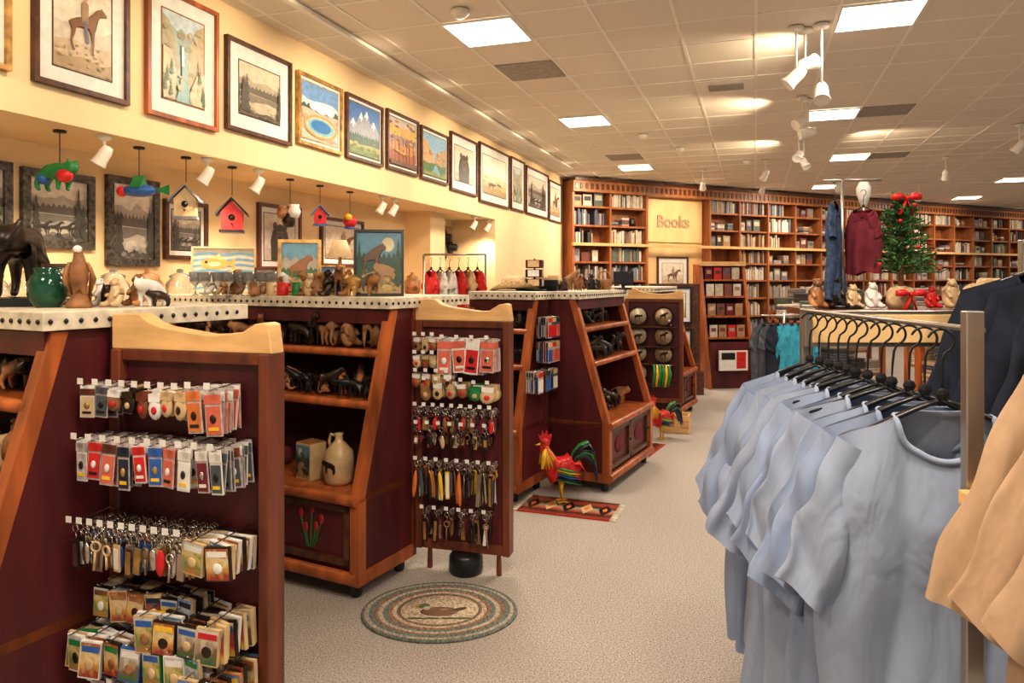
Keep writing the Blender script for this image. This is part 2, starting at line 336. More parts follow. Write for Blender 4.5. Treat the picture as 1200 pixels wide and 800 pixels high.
# ------------------------------------------------------------------ room shell (frame: c across, s along the left wall)
L = FR((0,0,0),(.948,-.318,0),(.318,.948,0))
m=MB(L); m.box((-6,-4,-.1),(19,24,0),CARP); m.done('floor')
m=MB(L); m.box((-4.2,-4,3.2),(19,24,3.3),TILE); m.done('ceiling')
m=MB(L)
for k in range(-3,45):
    c=-1.745+.25+k*.5
    if c>-3.11: m.box((c-.010,-4,3.194),(c+.010,24,3.2),TBAR)
for k in range(-18,40):
    s=4.69+.25+k*.5
    m.box((-3.11,s-.010,3.195),(19,s+.010,3.2),TBAR)
m.done('trim_1')
m=MB(L)
m.box((-4.2,-4,2.23),(-3.11,12.03,3.2),WALL)
m.box((-4.2,-4,0),(-3.707,7.3,2.23),WALL)
m.box((-4.2,7.3,0),(-3.40,7.7,2.23),WALL)
m.box((-4.2,7.7,0),(-3.707,8.6,2.23),WALL)
m.box((-4.2,8.6,0),(-3.11,12.03,2.23),WALL)
m.done('wall_left')
m=MB(L)
for k in range(14): m.box((-3.707,7.72,.9+k*.09),(-3.69,8.58,.975+k*.09),TANSH)
m.done('slatwall_panel')
m=MB(L); m.box((-2.70,-3,3.165),(-2.66,10.9,3.19),WPAINT); m.done('ceiling_track_rail')

# back wall & bookcase
bo=(.875,12.39,0); BK=FR(bo,(.889,.459,0),(.459,-.889,0))
m=MB(BK); m.box((-1.5,-.15,0),(16,-.01,3.2),WALL); m.done('wall_back')
m=MB(BK)
zs=[.08,.42,.76,1.10,1.44,1.76,2.06,2.38,2.70,2.98]
secs=[0,.75,1.53,2.99]+[2.99+.745*i for i in range(1,18)]
m.box((0,0,0),(15.7,.02,3.0),BKW)
for s in secs: m.box((s-.02,.02,0),(s+.02,.33,3.0),BKW)
for i in range(len(secs)-1):
    a,b=secs[i]+.02,secs[i+1]-.02
    if i==2:
        m.box((a,.02,0),(b,.12,2.98),PINEL); continue
    for z in zs: m.box((a,.02,z-.02),(b,.31,z+.012),BKW)
m.box((-.03,.02,2.94),(15.7,.38,3.12),BKW)
m.box((-.03,.02,3.12),(15.7,.43,3.17),WALN)
for k in range(150): m.box((k*.105,.38,2.985),(k*.105+.05,.392,3.08),WALN)
m.box((-.03,.31,2.035),(15.7,.37,2.085),PINE)
bc=m.done('bookcase')
m=MB(BK)
for i in range(len(secs)-1):
    if i==2: continue
    a,b=secs[i]+.035,secs[i+1]-.035
    for j,z in enumerate(zs[:-1]):
        x=a; top=zs[j+1]-z
        mode=R.random(); base=R.choice(bookm)
        if mode<.10: continue
        if mode<.34:
            while x<b-.15:
                ww=R.uniform(.11,.18); h=R.uniform(.16,.24)
                m.box((x,.22,z+.012),(x+ww,.25,z+h),R.choice(bookm)); m.box((x+.02,.25,z+h*.5),(x+ww-.02,.252,z+h*.85),R.choice(bookm)); x+=ww+R.uniform(.02,.06)
            continue
        if mode<.50:
            while x<b-.16:
                ww=R.uniform(.12,.2); zz=z+.012
                if R.random()<.35: m.lathe([(.001,0),(.05,0),(.07,.06),(.045,.12),(.05,.15),(.001,.15)],R.choice([TERRA,STONE,DKB,bookm[7]]),12,TR(x+.08,.18,zz))
                else:
                    for q in range(R.randint(2,5)): h=R.uniform(.025,.05); m.box((x,.10,zz),(x+ww,.27,zz+h-.003),R.choice(bookm)); zz+=h
                x+=ww+R.uniform(.03,.1)
            continue
        lim = b-.05 if R.random()<.6 else a+(b-a)*R.uniform(.5,.8)
        while x<lim:
            t=R.uniform(.018,.045); h=min(top-.05,R.uniform(.18,.27))
            m.box((x,.10,z+.012),(x+t,.27+R.uniform(-.02,.02),z+.012+h), base if R.random()<.6 else R.choice(bookm)); x+=t+.002
            if R.random()<.03: x+=.1
m.done('books',parent=bc)
e=bpy.data.objects.new('books_sign',None); sc.collection.objects.link(e)
m=MB(BK); m.box((1.58,.125,2.14),(2.94,.16,2.9),PINEL); m.done('sign_board',.005,parent=e)
fc=bpy.data.curves.new('lettering','FONT'); fc.body='Books'; fc.size=.30; fc.extrude=.008; fc.offset=.006; fc.align_x='CENTER'
fo=bpy.data.objects.new('lettering',fc); sc.collection.objects.link(fo); fc.materials.append(TANSH)
fo.matrix_world = BK @ FR((2.25,.17,2.42),(1,0,0),(0,0,1),(0,1,0)); fo.parent=e

# ------------------------------------------------------------------ framed pictures
ARTN=[0]
def framed(name, M, w, h, kind, fm, fw=.03, matw=.07):
    m=MB(M); ARTN[0]+=1
    m.box((fw*.5,0,fw*.5),(w-fw*.5,.012,h-fw*.5),WHITE)
    for a,b in (((0,0,0),(w,.03,fw)),((0,0,h-fw),(w,.03,h)),((0,0,fw),(fw,.03,h-fw)),((w-fw,0,fw),(w,.03,h-fw))): m.box(a,b,fm)
    k=fw+matw
    art(m, lambda u,v,q: (k+u*(w-2*k), .0135+q*.00025, k+v*(h-2*k)), kind, ARTN[0])
    if matw>.02:
        q=k-.008
        for a,b in (((q,.012,q),(w-q,.0145,q+.006)),((q,.012,h-q-.006),(w-q,.0145,h-q)),((q,.012,q),(q+.006,.0145,h-q)),((w-q-.006,.012,q),(w-q,.0145,h-q))): m.box(a,b,fm)
    return m.done(name)
def sB(y): return (y-.989)/.948
def sR(y): return (y-1.179)/.948
WB=FR((0,0,0),(.318,.948,0),(.948,-.318,0))
ups=[(2.55,3.18,2.40,3.02,'lake',GOLD,.07),(3.28,3.778,2.39,3.06,'rider',WALN,.08),(3.889,4.404,2.38,3.10,'canyon',ORW,.09),(4.475,5.097,2.42,3.0,'lake',WALN,.10),
(5.172,5.725,2.46,2.98,'spring',GOLD,.03),(5.784,6.35,2.46,2.98,'mount',WALN,.03),(6.424,7.022,2.47,3.0,'autumn',WALN,.03),(7.077,7.70,2.47,2.99,'cliffs',WALN,.03),
(7.765,8.5,2.44,3.07,'bear',WALN,.10),(8.577,9.613,2.40,3.11,'pale',WALN,.10),(9.68,10.25,2.41,3.12,'canyon',WALN,.10),(10.325,11.42,2.41,3.10,'bw2',WALN,.10),(11.47,12.2,2.40,3.05,'rider',WALN,.08)]
for y0,y1,z0,z1,a_,fm,mw in ups:
    s0,s1=sB(y0),sB(y1)
    framed('framed_picture', WB @ TR(s0,-3.108,z0), s1-s0, z1-z0, a_, fm, .024, mw)
lows=[(3.3,3.80,1.68,2.10,'bw',SILVB,.0),(3.851,4.272,1.66,2.09,'bw2',SILVB,.0),(4.355,4.734,1.57,2.12,'bw',SILVB,.0),(4.782,5.153,1.62,2.02,'bw2',WALN,.04),(5.681,6.212,1.56,2.09,'bear',DKW,.05),(6.5,7.2,1.6,2.05,'rider',WALN,.05)]
for y0,y1,z0,z1,a_,fm,mw in lows:
    s0,s1=sR(y0),sR(y1)
    framed('framed_photograph', WB @ TR(s0,-3.705,z0), s1-s0, z1-z0, a_, fm, .045 if mw<.01 else .028, mw)
framed('framed_picture', BK @ TR(1.9,.125,1.22), .72,.66, 'rider', WALN, .03,.09)

# ------------------------------------------------------------------ ceiling fixtures
def area(name,loc,size,e,col=(1,.86,.70),rot=(0,0,0)):
    l=bpy.data.lights.new(name,'AREA'); l.energy=e; l.color=col; l.size=size
    o=bpy.data.objects.new(name,l); o.location=loc; o.rotation_euler=rot; sc.collection.objects.link(o); return o
def spot(name,loc,tgt,e,ang=60,blend=.6,col=(1,.80,.55),r=.04):
    l=bpy.data.lights.new(name,'SPOT'); l.energy=e; l.color=col; l.spot_size=math.radians(ang); l.spot_blend=blend; l.shadow_soft_size=r
    o=bpy.data.objects.new(name,l); o.location=loc; o.rotation_euler=(V(tgt)-V(loc)).to_track_quat('-Z','Y').to_euler(); sc.collection.objects.link(o)
def snap(x,y):
    c=x*.948-y*.318; s=x*.318+y*.948
    return -1.745+.5*round((c+1.745)/.5), 4.69+.5*round((s-4.69)/.5)
rotz=math.atan2(-.318,.948)
for x,y,e in [(-.165,5.0,38),(2.46,4.5,38),(1.0,7.85,38),(3.48,7.3,38),(4.77,10.4,42),(1.96,11.0,42),(6.0,13.3,42),(8.7,12.7,42),(9.9,15.5,42),(.4,1.2,42),(2.6,.6,42),(-1.3,.9,38),(5.4,5.6,38)]:  # panels nearest the camera are unseen, added as foreground fill
    c,s=snap(x,y)
    m=MB(L)
    m.box((c-.235,s-.235,3.184),(c+.235,s+.235,3.19),GLOW)
    for a,b in (((c-.25,s-.25,3.18),(c+.25,s-.235,3.192)),((c-.25,s+.235,3.18),(c+.25,s+.25,3.192)),((c-.25,s-.235,3.18),(c-.235,s+.235,3.192)),((c+.235,s-.235,3.18),(c+.25,s+.235,3.192))): m.box(a,b,WPAINT)
    m.done('ceiling_light_panel')
    p=L @ V((c,s,3.17)); area('panel_lamp',p,.45,e,rot=(0,0,rotz))
for x,y in [(.08,5.95),(.80,8.0),(3.75,7.15),(5.4,10.2),(1.75,10.2)]:
    c,s=snap(x,y); m=MB(L); m.box((c-.235,s-.235,3.188),(c+.235,s+.235,3.196),VENT); m.done('ceiling_return_panel')
c,s=snap(2.1,6.5); m=MB(L); m.box((c-.235,s-.235,3.185),(c+.235,s+.235,3.19),WPAINT)
for k in range(6): m.box((c-.15,s-.10+k*.035,3.175),(c+.15,s-.085+k*.035,3.187),VENT)
m.done('ceiling_vent')
for x,y in [(-.33,4.6),(1.55,8.6),(2.2,9.5),(3.4,10.5)]:
    m=MB(TR(x,y,0)); m.lathe([(.06,3.192),(.06,3.17),(.035,3.145),(.001,3.14)],WPAINT); m.done('smoke_detector')
def spot_head(name,p,direction,ztop,s=1.0):
    m=MB(); p=V(p); d=V(direction).normalized()
    m.lathe([(.05*s,0),(.05*s,-.02),(.02*s,-.03)],WPAINT,12,TR(p.x,p.y,ztop))
    m.tube([(p.x,p.y,ztop-.02),(p.x,p.y,p.z+.02)],.008,WPAINT)
    q=d.to_track_quat('Z','Y').to_matrix().to_4x4()
    M=TR(*p) @ q
    m.lathe([(.001,-.07*s),(.03*s,-.065*s),(.042*s,-.03*s),(.046*s,.05*s),(.055*s,.075*s),(.055*s,.085*s),(.045*s,.08*s)],WPAINT,16,M)
    m.lathe([(.045*s,.078*s),(.001,.079*s)],SPOTG,16,M)
    return m.done(name)
for x,y,z,dd in [(1.92,4.9,2.86,(-.6,.2,-.6)),(2.0,4.95,2.95,(.8,.2,.3)),(2.07,4.85,2.74,(-.2,-.5,-.8)),(2.72,6.8,2.96,(-.7,-.2,-.4)),(2.82,6.9,2.88,(-.8,.1,-.2)),(3.4,8.6,2.95,(-.5,-.5,-.6)),(3.5,8.7,2.88,(.2,-.5,-.7)),
                 (3.65,10.45,2.98,(-.3,.5,-.8)),(3.0,11.4,2.95,(.2,.8,-.6)),(6.1,10.2,2.95,(.3,.6,-.7)),(4.25,12.3,3.0,(0,1,-.8)),(5.4,12.0,3.0,(0,1,-.8)),(7.3,13.0,2.95,(0,1,-.8)),(5.6,8.0,2.95,(-.5,.5,-.8))]:
    spot_head('track_spotlight',(x,y,z),dd,3.19)
def sofp(u, x0=3.45):
    k=(u-600)/850; y=x0/(.3353-k); return (-x0+.3353*y, y)
for u in (122,243,303,448,462,556,572,592):
    x,y=sofp(u,3.35); spot_head('soffit_spotlight',(x,y,2.13),(-.4,-.1,-.7),2.232,.72)

def cord(m,x,y,z): m.tube([(x,y,2.235),(x,y,z)],.0025,BLACK,5); m.lathe([(.03,0),(.03,.012)],BLACK,10,TR(x,y,2.218))
x,y=sofp(70); m=MB(); cord(m,x,y,2.06)
vs,fs=quadruped(.10,.07,.03,0,-.1,.45,.3); m.add(vs,fs,GRN,True,TR(x-.02,y,1.93) @ RZ(-.3) @ Matrix.Scale(.42,4)); m.ell((x+.05,y-.04,2.0),(.04,.03,.035),RED); m.ell((x-.08,y,1.99),(.03,.03,.03),BLU); m.done('hanging_frog_ornament')
x,y=sofp(163); m=MB(); cord(m,x,y,2.03); m.ell((x,y,1.985),(.10,.05,.035),BLU); m.add([(x+.08,y,1.99),(x+.17,y,2.02),(x+.17,y,1.96)],[(0,1,2)],GRN); m.prism([(-.05,0),(.05,0),(0,.07)],-.03,.03,GRN,'x',TR(x,y,2.0)); m.ell((x-.09,y-.01,1.98),(.03,.03,.03),RED); m.done('hanging_fish_ornament')
def birdhouse(u,z,body,roof,s=1):
    x,y=sofp(u); m=MB(); cord(m,x,y,z+.14*s); M=TR(x,y,z) @ RZ(.3) @ Matrix.Scale(s,4)
    m.prism([(-.055,-.06),(.055,-.06),(.06,.04),(0,.105),(-.06,.04)],-.05,.05,body,'y',M)
    for sg in (-1,1):
        m.add([(0,-.07,.125),(sg*.09,-.07,.03),(sg*.09,.07,.03),(0,.07,.125),(0,-.07,.115),(sg*.085,-.07,.02),(sg*.085,.07,.02),(0,.07,.115)],[(0,1,2,3),(4,5,6,7),(0,1,5,4),(3,2,6,7),(1,2,6,5)],roof,False,M)
    m.lathe([(.018,0),(.018,.006)],BLACK,14,M @ TR(0,-.05,.01) @ RX(pi/2)); m.tube([(0,-.05,-.025),(0,-.085,-.025)],.004,BLACK,6,M)
    m.box((-.065,-.065,-.075),(.065,.065,-.06),roof,M); m.done('hanging_birdhouse')
birdhouse(218,1.93,STONE,bookm[6],1.05); birdhouse(272,1.88,RED,BLACK,1.15); birdhouse(375,1.97,RED,BLU,.8)
x,y=sofp(340); m=MB(); cord(m,x,y,2.0)
for dx,dz,mm in((-.05,.03,TERRA),(.03,.04,WHITE),(-.01,-.03,DKB)): m.lathe([(.001,-.05),(.035,-.045),(.05,0),(.035,.035),(.04,.05),(.03,.05)],mm,14,TR(x+dx,y,1.95+dz))
m.done('hanging_pottery_chime')
x,y=sofp(410); m=MB(); cord(m,x,y,2.02); m.lathe([(.001,-.06),(.04,-.05),(.06,-.01),(.05,.03),(.001,.05)],RED,14,TR(x,y,1.98)); m.ell((x,y-.05,2.01),(.03,.03,.03),YEL); m.ell((x,y,1.92),(.05,.05,.012),BLU); m.done('hanging_bell_ornament')

# ------------------------------------------------------------------ display cabinets
TULR=mat('tulip_red',(.36,.02,.02),.5); TULG=mat('tulip_green',(.03,.12,.035),.5)
def cabinet(o, ax, bd, W, cW, cD, D=.44, tulip=True):
    M=FR((o[0],o[1],0),(ax[0],ax[1],0),(bd[0],bd[1],0))
    m=MB(M)
    prof=[(0,.1),(0,.47),(.26,1.34),(D,1.34),(D,.1)]
    m.prism(prof,0,.025,BURG,'x'); m.prism(prof,W-.025,W,BURG,'x')
    m.box((.02,D-.02,.1),(W-.02,D,1.34),BURGD)
    m.box((.02,.012,.1),(W-.02,.03,.46),BURG); m.box((.02,.01,.1),(W-.02,D,.12),BURGD)
    for a0 in (-.014,W-.036):
        m.box((a0,-.02,.07),(a0+.05,.035,.47),ORW)
        m.prism([(-.022,.46),(.025,.46),(.284,1.34),(.236,1.34)],a0,a0+.05,ORW,'x')
    m.box((-.010,D-.02,.07),(.03,D+.01,1.34),DKW)
    m.box((-.012,.03,.07),(.03,D-.02,.13),ORW)
    m.tube([(0,-.012,.10),(W,-.012,.10)],.03,ORW,10); m.tube([(0,-.018,.465),(W,-.018,.465)],.026,ORW,10)
    m.box((0,-.02,.455),(W,D,.485),ORW)
    for z,b0 in ((.89,.12),(1.13,.195)):
        m.box((.02,b0,z-.012),(W-.02,D-.02,z+.01),ORW); m.tube([(.02,b0-.005,z-.004),(W-.02,b0-.005,z-.004)],.021,ORW,10)
    m.box((0,.22,1.27),(W,.25,1.34),BURG)
    nd=max(1,int(round(W/.55)))
    dw=(W-.1)/nd
    for i in range(nd):
        a=.05+i*dw
        for q in (((a,-.008,.15),(a+.035,.012,.43)),((a+dw-.045,-.008,.15),(a+dw-.01,.012,.43)),((a,-.008,.15),(a+dw-.01,.012,.18)),((a,-.008,.40),(a+dw-.01,.012,.43))): m.box(q[0],q[1],WALN)
        cx=a+dw/2
        if tulip:
            for dx,hh in ((-.07,.33),(-.01,.375),(.06,.345),(-.035,.29),(.03,.28)):
                m.tube([(cx+dx*.3,.008,.20),(cx+dx,.008,hh)],.005,TULG,5); m.ell((cx+dx,.008,hh+.012),(.017,.006,.026),TULR,None,8,6)
                m.add([(cx,.008,.20),(cx+dx*1.5,.006,.28),(cx+dx*.8,.006,.25)],[(0,1,2)],TULG)
        else:
            m.ell((cx,.008,.29),(dw*.2,.006,.06),MAROON,None,12,6)
        m.ell((a+dw-.03,-.014,.29),(.01,.01,.01),BLACK)
    for a in (.05,W-.05):
        for b in (.04,D-.06):
            m.lathe([(.001,0),(.026,.004),(.03,.03),(.022,.06),(.03,.1)],BLACK,12,TR(a,b,0))
    ob=m.done('display_cabinet',.004)
    t=MB(M)
    t.box((-.03,.20,1.345),(cW,cD,1.40),CREAM)
    n=int(cW/.045)
    for i in range(n): t.ell((-.01+i*.045,.197,1.372),(.008,.006,.008),STUD,None,6,4)
    for i in range(int((cD-.2)/.045)): t.ell((-.033,.22+i*.045,1.372),(.006,.008,.008),STUD,None,6,4)
    t.done('countertop',.008,parent=ob)
    return M,ob
A1=(-.887,.46); B1=(.46,.887)
MA,_=cabinet((-1.46,1.91),A1,B1,1.5,1.55,.95)
MBc,_=cabinet((-.71,3.36),A1,B1,1.62,1.74,.95)
MB2,_=cabinet((.04,4.81),A1,B1,.50,.50,.8)
MC,_=cabinet((.664,5.04),B1,A1,1.0,1.06,.95,D=.47,tulip=False)
MD,_=cabinet((1.66,7.45),B1,A1,.9,.9,.8,D=.47,tulip=False)

def figurines(name, M, W, zlist, sc_=.16, mats_=(DKB,BLACK,TERRA), dens=.085, a0=.09):
    m=MB(M)
    for z,b in zlist:
        a=a0
        while a<W-.08:
            vs,fs=R.choice([BEARM,MOOSEM,BUFM,SITM,BEARM]); s=sc_*R.uniform(.75,1.2)
            m.add(vs,fs,R.choice(mats_),True,TR(a,b+R.uniform(-.02,.03),z+.01) @ RZ(R.uniform(0,6.28)) @ Matrix.Scale(s,4))
            a+=dens*R.uniform(.7,1.2)
    return m.done(name)
figurines('animal_figurines',MBc,1.55,[(.90,.18),(.90,.26),(.90,.34)],.19,dens=.07)
figurines('animal_figurines',MBc,1.55,[(1.14,.26),(1.14,.36)],.25,(TERRA,DKB,LEATH,DKB))
figurines('animal_figurines',MC,.95,[(.90,.18),(.90,.28),(1.14,.3),(.485,.2)],.25,(DKB,BLACK,DKB,TERRA),dens=.09,a0=.12)
figurines('animal_figurines',MA,1.4,[(.90,.22),(1.14,.3)],.25,a0=.16)
figurines('animal_figurines',MB2,.45,[(.90,.22),(1.14,.3)],.22,a0=.13)
m=MB(MBc @ TR(.23,.13,.487))
m.lathe([(.001,0),(.062,0),(.072,.02),(.074,.12),(.066,.16),(.035,.195),(.02,.21),(.018,.235),(.024,.245),(.014,.246)],STONE,24)
m.tube([(.018,0,.23),(.05,0,.235),(.062,0,.20),(.055,0,.17)],.008,STONE,8)
vs,fs=BEARM; m.add(vs,fs,DKB,True,TR(0,-.071,.06) @ Matrix.Diagonal((.13,.03,.13,1)))
m.done('stoneware_jug')
m=MB(MBc @ TR(.42,.14,.487) @ RZ(.15)); m.box((-.055,-.05,0),(.055,.05,.18),STONE); art(m,lambda u,v,q:(-.05+.1*u,-.051-q*.0001,.01+.16*v),'wolf',5); m.box((-.05,-.045,.18),(.05,.045,.185),LEATH); m.done('gift_tin')
m=MB(MBc @ TR(.62,.16,.487))
for i in range(14): m.lathe([(.001,0),(.03,0),(.04,.03),(.038,.06),(.02,.075),(.001,.08)],[TERRA,RED,STONE,LEATH,MAROON][i%5],14,TR(R.uniform(-.08,.5),R.uniform(-.08,.14),0) @ Matrix.Scale(R.uniform(.8,1.5),4))
m.done('pottery_jars')
m=MB(MA @ TR(.2,.2,.9))
for i in range(14): m.lathe([(.001,0),(.02,0),(.028,.03),(.02,.08),(.024,.11),(.001,.115)],[GLASS,STONE,WHITE][i%3],12,TR((i%7)*.09,(i//7)*.09-.06,.012))
m.done('glass_souvenirs')

# ------------------------------------------------------------------ merchandise panels
def peg_panel(pL,pR,rows,zb=.09,pine=True,zt=1.28,name='merchandise_panel'):
    W=math.hypot(pR[0]-pL[0],pR[1]-pL[1]); ax=((pR[0]-pL[0])/W,(pR[1]-pL[1])/W)
    M=FR((pL[0],pL[1],0),(ax[0],ax[1],0),(ax[1],-ax[0],0))
    m=MB(M)
    m.box((0,-.03,zb),(W,0,zt),BURG)
    for a in (-.015,W-.02): m.box((a,-.05,zb-.03),(a+.035,.03,zt),DKW)
    m.box((.02,-.035,zt-.035),(W-.02,.02,zt),DKW); m.box((.02,-.035,zb-.03),(W-.02,.02,zb+.02),DKW)
    if pine:
        w=W+.02
        pf=[(-.02,0),(-.02,.105),(.05,.11),(.085,.108),(.12,.085),(.17,.07),(.25,.06),(.33,.05),(.38,.052),(w-.10,.062),(w-.06,.085),(w-.03,.09),(w-.012,.085),(w,.0)]
        pf=[(p[0],p[1]+zt) for p in pf]
        m.prism(pf,-.04,.02,PINE,'y')
    for a in (.05,W-.05): m.lathe([(.014,0),(.014,.03),(.010,zb)],DKW,12,TR(a,-.01,0))
    ob=m.done(name,.004)
    g=MB(M)
    for rw in rows:
        z=rw['z']; n=rw['n']; dep=rw.get('d',.11); st=rw['st']; ww=rw['w']; h=rw['h']; cols=rw['c']
        x0=rw.get('x0',.05); x1=rw.get('x1',W-.06)
        for i in range(n):
            x=x0+(x1-x0)*(i+.5)/n
            g.tube([(x,0,z+.012),(x,dep+.01,z+.004),(x,dep+.02,z+.012)],.0022,CHROME,5)
            if st!='bin': g.box((x-.010,dep+.02,z+.010),(x+.010,dep+.022,z+.028),WHITE)
            k=rw.get('k',5)+R.randint(-1,1)
            cc=cols[i%len(cols)]; hv=h*R.uniform(.85,1.12)
            for j in range(k):
                y=.015+(dep-.02)*j/max(1,k-1); h_=hv
                T=TR(x+R.uniform(-.006,.006),y,z-R.uniform(0,.010)) @ RZ(R.uniform(-.25,.25)) @ RY(R.uniform(-.11,.11))
                if st=='card':
                    g.box((-ww/2,-.002,-h_),(ww/2,.001,.01),CLEAR if R.random()<.7 else WHITE,T)
                    g.box((-ww*.5,.001,-h_*.22),(ww*.5,.003,.0),R.choice([cc,WHITE,DKW,cc]),T)
                    g.box((-ww*.42,.001,-h_*.95),(ww*.42,.003,-h_*.28),cc,T)
                    g.ell((0,.004,-h_*.58),(ww*.20,.004,h_*.11),R.choice([CHROME,GOLD,WHITE,DKB]),T,8,5); g.box((-ww*.3,.003,-h_*.86),(ww*.3,.0045,-h_*.78),R.choice([WHITE,BLACK,YEL]),T)
                elif st=='pouch':
                    g.ell((0,0,-h_*.55),(ww*.5,.010,h_*.42),cc,T,10,6); g.box((-ww*.4,-.006,-h_*.3),(ww*.4,.008,.0),R.choice([cc,WHITE,STONE]),T); g.ell((0,.009,-h_*.6),(ww*.2,.004,h_*.15),R.choice([DKB,STONE,RED]),T,8,5)
                elif st=='key':
                    g.ring((0,0,-.012),.011,.0015,CHROME,T)
                    g.tube([(0,0,-.022),(.003,0,-.035),(0,0,-.045)],.002,CHROME,4,T)
                    c2=R.choice(cols); t_=R.random()
                    if t_<.4: g.ell((0,0,-.045-(h_-.045)/2),(ww*.40,.006,(h_-.045)/2),c2,T,8,6)
                    elif t_<.6: g.ring((0,0,-.06),.014,.0035,c2,T); g.tube([(0,0,-.074),(0,0,-h_)],.004,c2,5,T)
                    else: g.box((-ww*.33,-.003,-h_),(ww*.33,.003,-.045),c2,T); g.box((-ww*.22,.003,-h_+.008),(ww*.22,.005,-.056),R.choice([WHITE,GOLD,CHROME]),T)
                elif st=='bin':
                    g.box((-ww/2,-.006,-h_),(ww/2,.006,0),R.choice([WHITE,STONE,cc,DKB]),T)
                    q=[(-ww*.46,.0065,-h_*.96),(ww*.46,.0065,-h_*.96),(ww*.46,.0065,-h_*.04),(-ww*.46,.0065,-h_*.04)]
                    g.quad(q,P_CARDS[(i+R.randint(0,1))%5],T); g.box((-ww*.4,.006,-h_*.28),(ww*.4,.0072,-h_*.12),R.choice(cols),T); g.ell((0,.0065,-h_*.62),(ww*.22,.003,h_*.16),R.choice([STONE,DKB,WHITE,TERRA]),T,8,5)
    g.done('souvenirs',parent=ob)
    return M,ob
metal=[CHROME,CHROME,DKB,CHROME,STONE,RED,CHROME,GOLD,CHROME,BLU]
MPA,_=peg_panel((-1.215,2.26),(-.70,2.10),[
  dict(z=1.175,n=2,st='card',w=.045,h=.08,c=[STONE,GREY],x0=-.05,x1=.06),
  dict(z=1.175,n=3,st='pouch',w=.05,h=.075,c=[LEATH,DKB,DKW],x0=.06,x1=.20),
  dict(z=1.175,n=3,st='pouch',w=.045,h=.08,c=[WHITE,STONE,STONE],x0=.20,x1=.34,k=5),
  dict(z=1.18,n=2,st='card',w=.055,h=.12,c=[ORG,PINK],x0=.33,x1=.46,k=7),
  dict(z=1.02,n=10,st='card',w=.042,h=.12,c=[CLEAR,RED,PINK,NAVY,RED,BLU,PINK,WHITE,MAROON,GREY],x0=-.04,x1=.49,d=.14,k=9),
  dict(z=.78,n=11,st='key',w=.038,h=.12,c=metal,x0=-.04,x1=.38,d=.15,k=11),
  dict(z=.77,n=2,st='bin',w=.075,h=.085,c=[WHITE,GREY],x0=.36,x1=.51,d=.15,k=9),
  dict(z=.585,n=6,st='bin',w=.058,h=.085,c=[BLU,NAVY,TERRA],x0=0,x1=.36,d=.10,k=6),
  dict(z=.55,n=4,st='bin',w=.07,h=.10,c=[YEL,BLU,RED,STONE],x0=.20,x1=.50,d=.16,k=8),
  dict(z=.46,n=7,st='bin',w=.065,h=.10,c=[GRN,WHITE,TERRA,BLU],x0=-.05,x1=.44,d=.16,k=7),
  dict(z=.42,n=2,st='bin',w=.07,h=.10,c=[YEL,TERRA],x0=.38,x1=.53,d=.19,k=6),
  dict(z=.32,n=7,st='card',w=.06,h=.14,c=[ORG,BLU,WHITE],x0=0,x1=.5,d=.13,k=6)])
MPB,_=peg_panel((-.475,3.76),(-.02,3.63),[
  dict(z=1.20,n=3,st='pouch',w=.042,h=.07,c=[LEATH,TANSH],x0=.0,x1=.14,k=4),
  dict(z=1.19,n=4,st='card',w=.072,h=.15,c=[PINK,PINK,RED,PINK],x0=.13,x1=.44,k=6),
  dict(z=1.11,n=3,st='pouch',w=.045,h=.07,c=[STONE,LEATH,STONE],x0=.0,x1=.14,k=4),
  dict(z=1.02,n=4,st='pouch',w=.05,h=.07,c=[LEATH,TERRA,TANSH],x0=.0,x1=.22,k=4),
  dict(z=.98,n=4,st='pouch',w=.058,h=.085,c=[LEATH,STONE,TANSH],x0=.04,x1=.30,k=4),
  dict(z=.97,n=2,st='pouch',w=.075,h=.085,c=[GRN,STONE],x0=.30,x1=.44,k=4),
  dict(z=.85,n=9,st='key',w=.034,h=.12,c=[RED,MAROON,CHROME,GREY,DKB,LEATH,MAROON],x0=0,x1=.44,k=7),
  dict(z=.76,n=7,st='key',w=.034,h=.10,c=[DKB,MAROON,CHROME,BLACK,STONE,LEATH],x0=0,x1=.42,k=6),
  dict(z=.58,n=8,st='key',w=.030,h=.19,c=[BLACK,YEL,CHROME,GREY,ORG,DKB],x0=0,x1=.44,k=6),
  dict(z=.34,n=6,st='key',w=.036,h=.15,c=[DKB,LEATH,MAROON,BLACK],x0=.03,x1=.42,k=5)],zb=.14)
m=MB(MB2)
for z in (1.22,1.05,.86):
    for i in range(3):
        b=.12+i*.12 if z<1.0 else .28+i*.06
        m.tube([(0,b,z+.01),(-.12,b,z+.004)],.0022,CHROME,5)
        for j in range(6): 
            a=-.02-j*.018
            m.box((a,b-.04,z-.14),(a+.003,b+.04,z+.005),R.choice([CLEAR,CLEAR,GREY])); m.box((a-.003,b-.034,z-.13),(a,b+.034,z-.05),R.choice([RED,BLU,WHITE,PINK])); m.box((a-.003,b-.034,z-.03),(a,b+.034,z),R.choice([RED,NAVY,STONE]))
m.done('hanging_packets')
MPD,_=peg_panel((1.20,7.55),(1.72,7.36),[dict(z=1.05,n=1,st='key',w=.03,h=.1,c=[RED],k=2,x0=.4,x1=.5)],zb=.25)
m=MB(MPD)
pi_=0
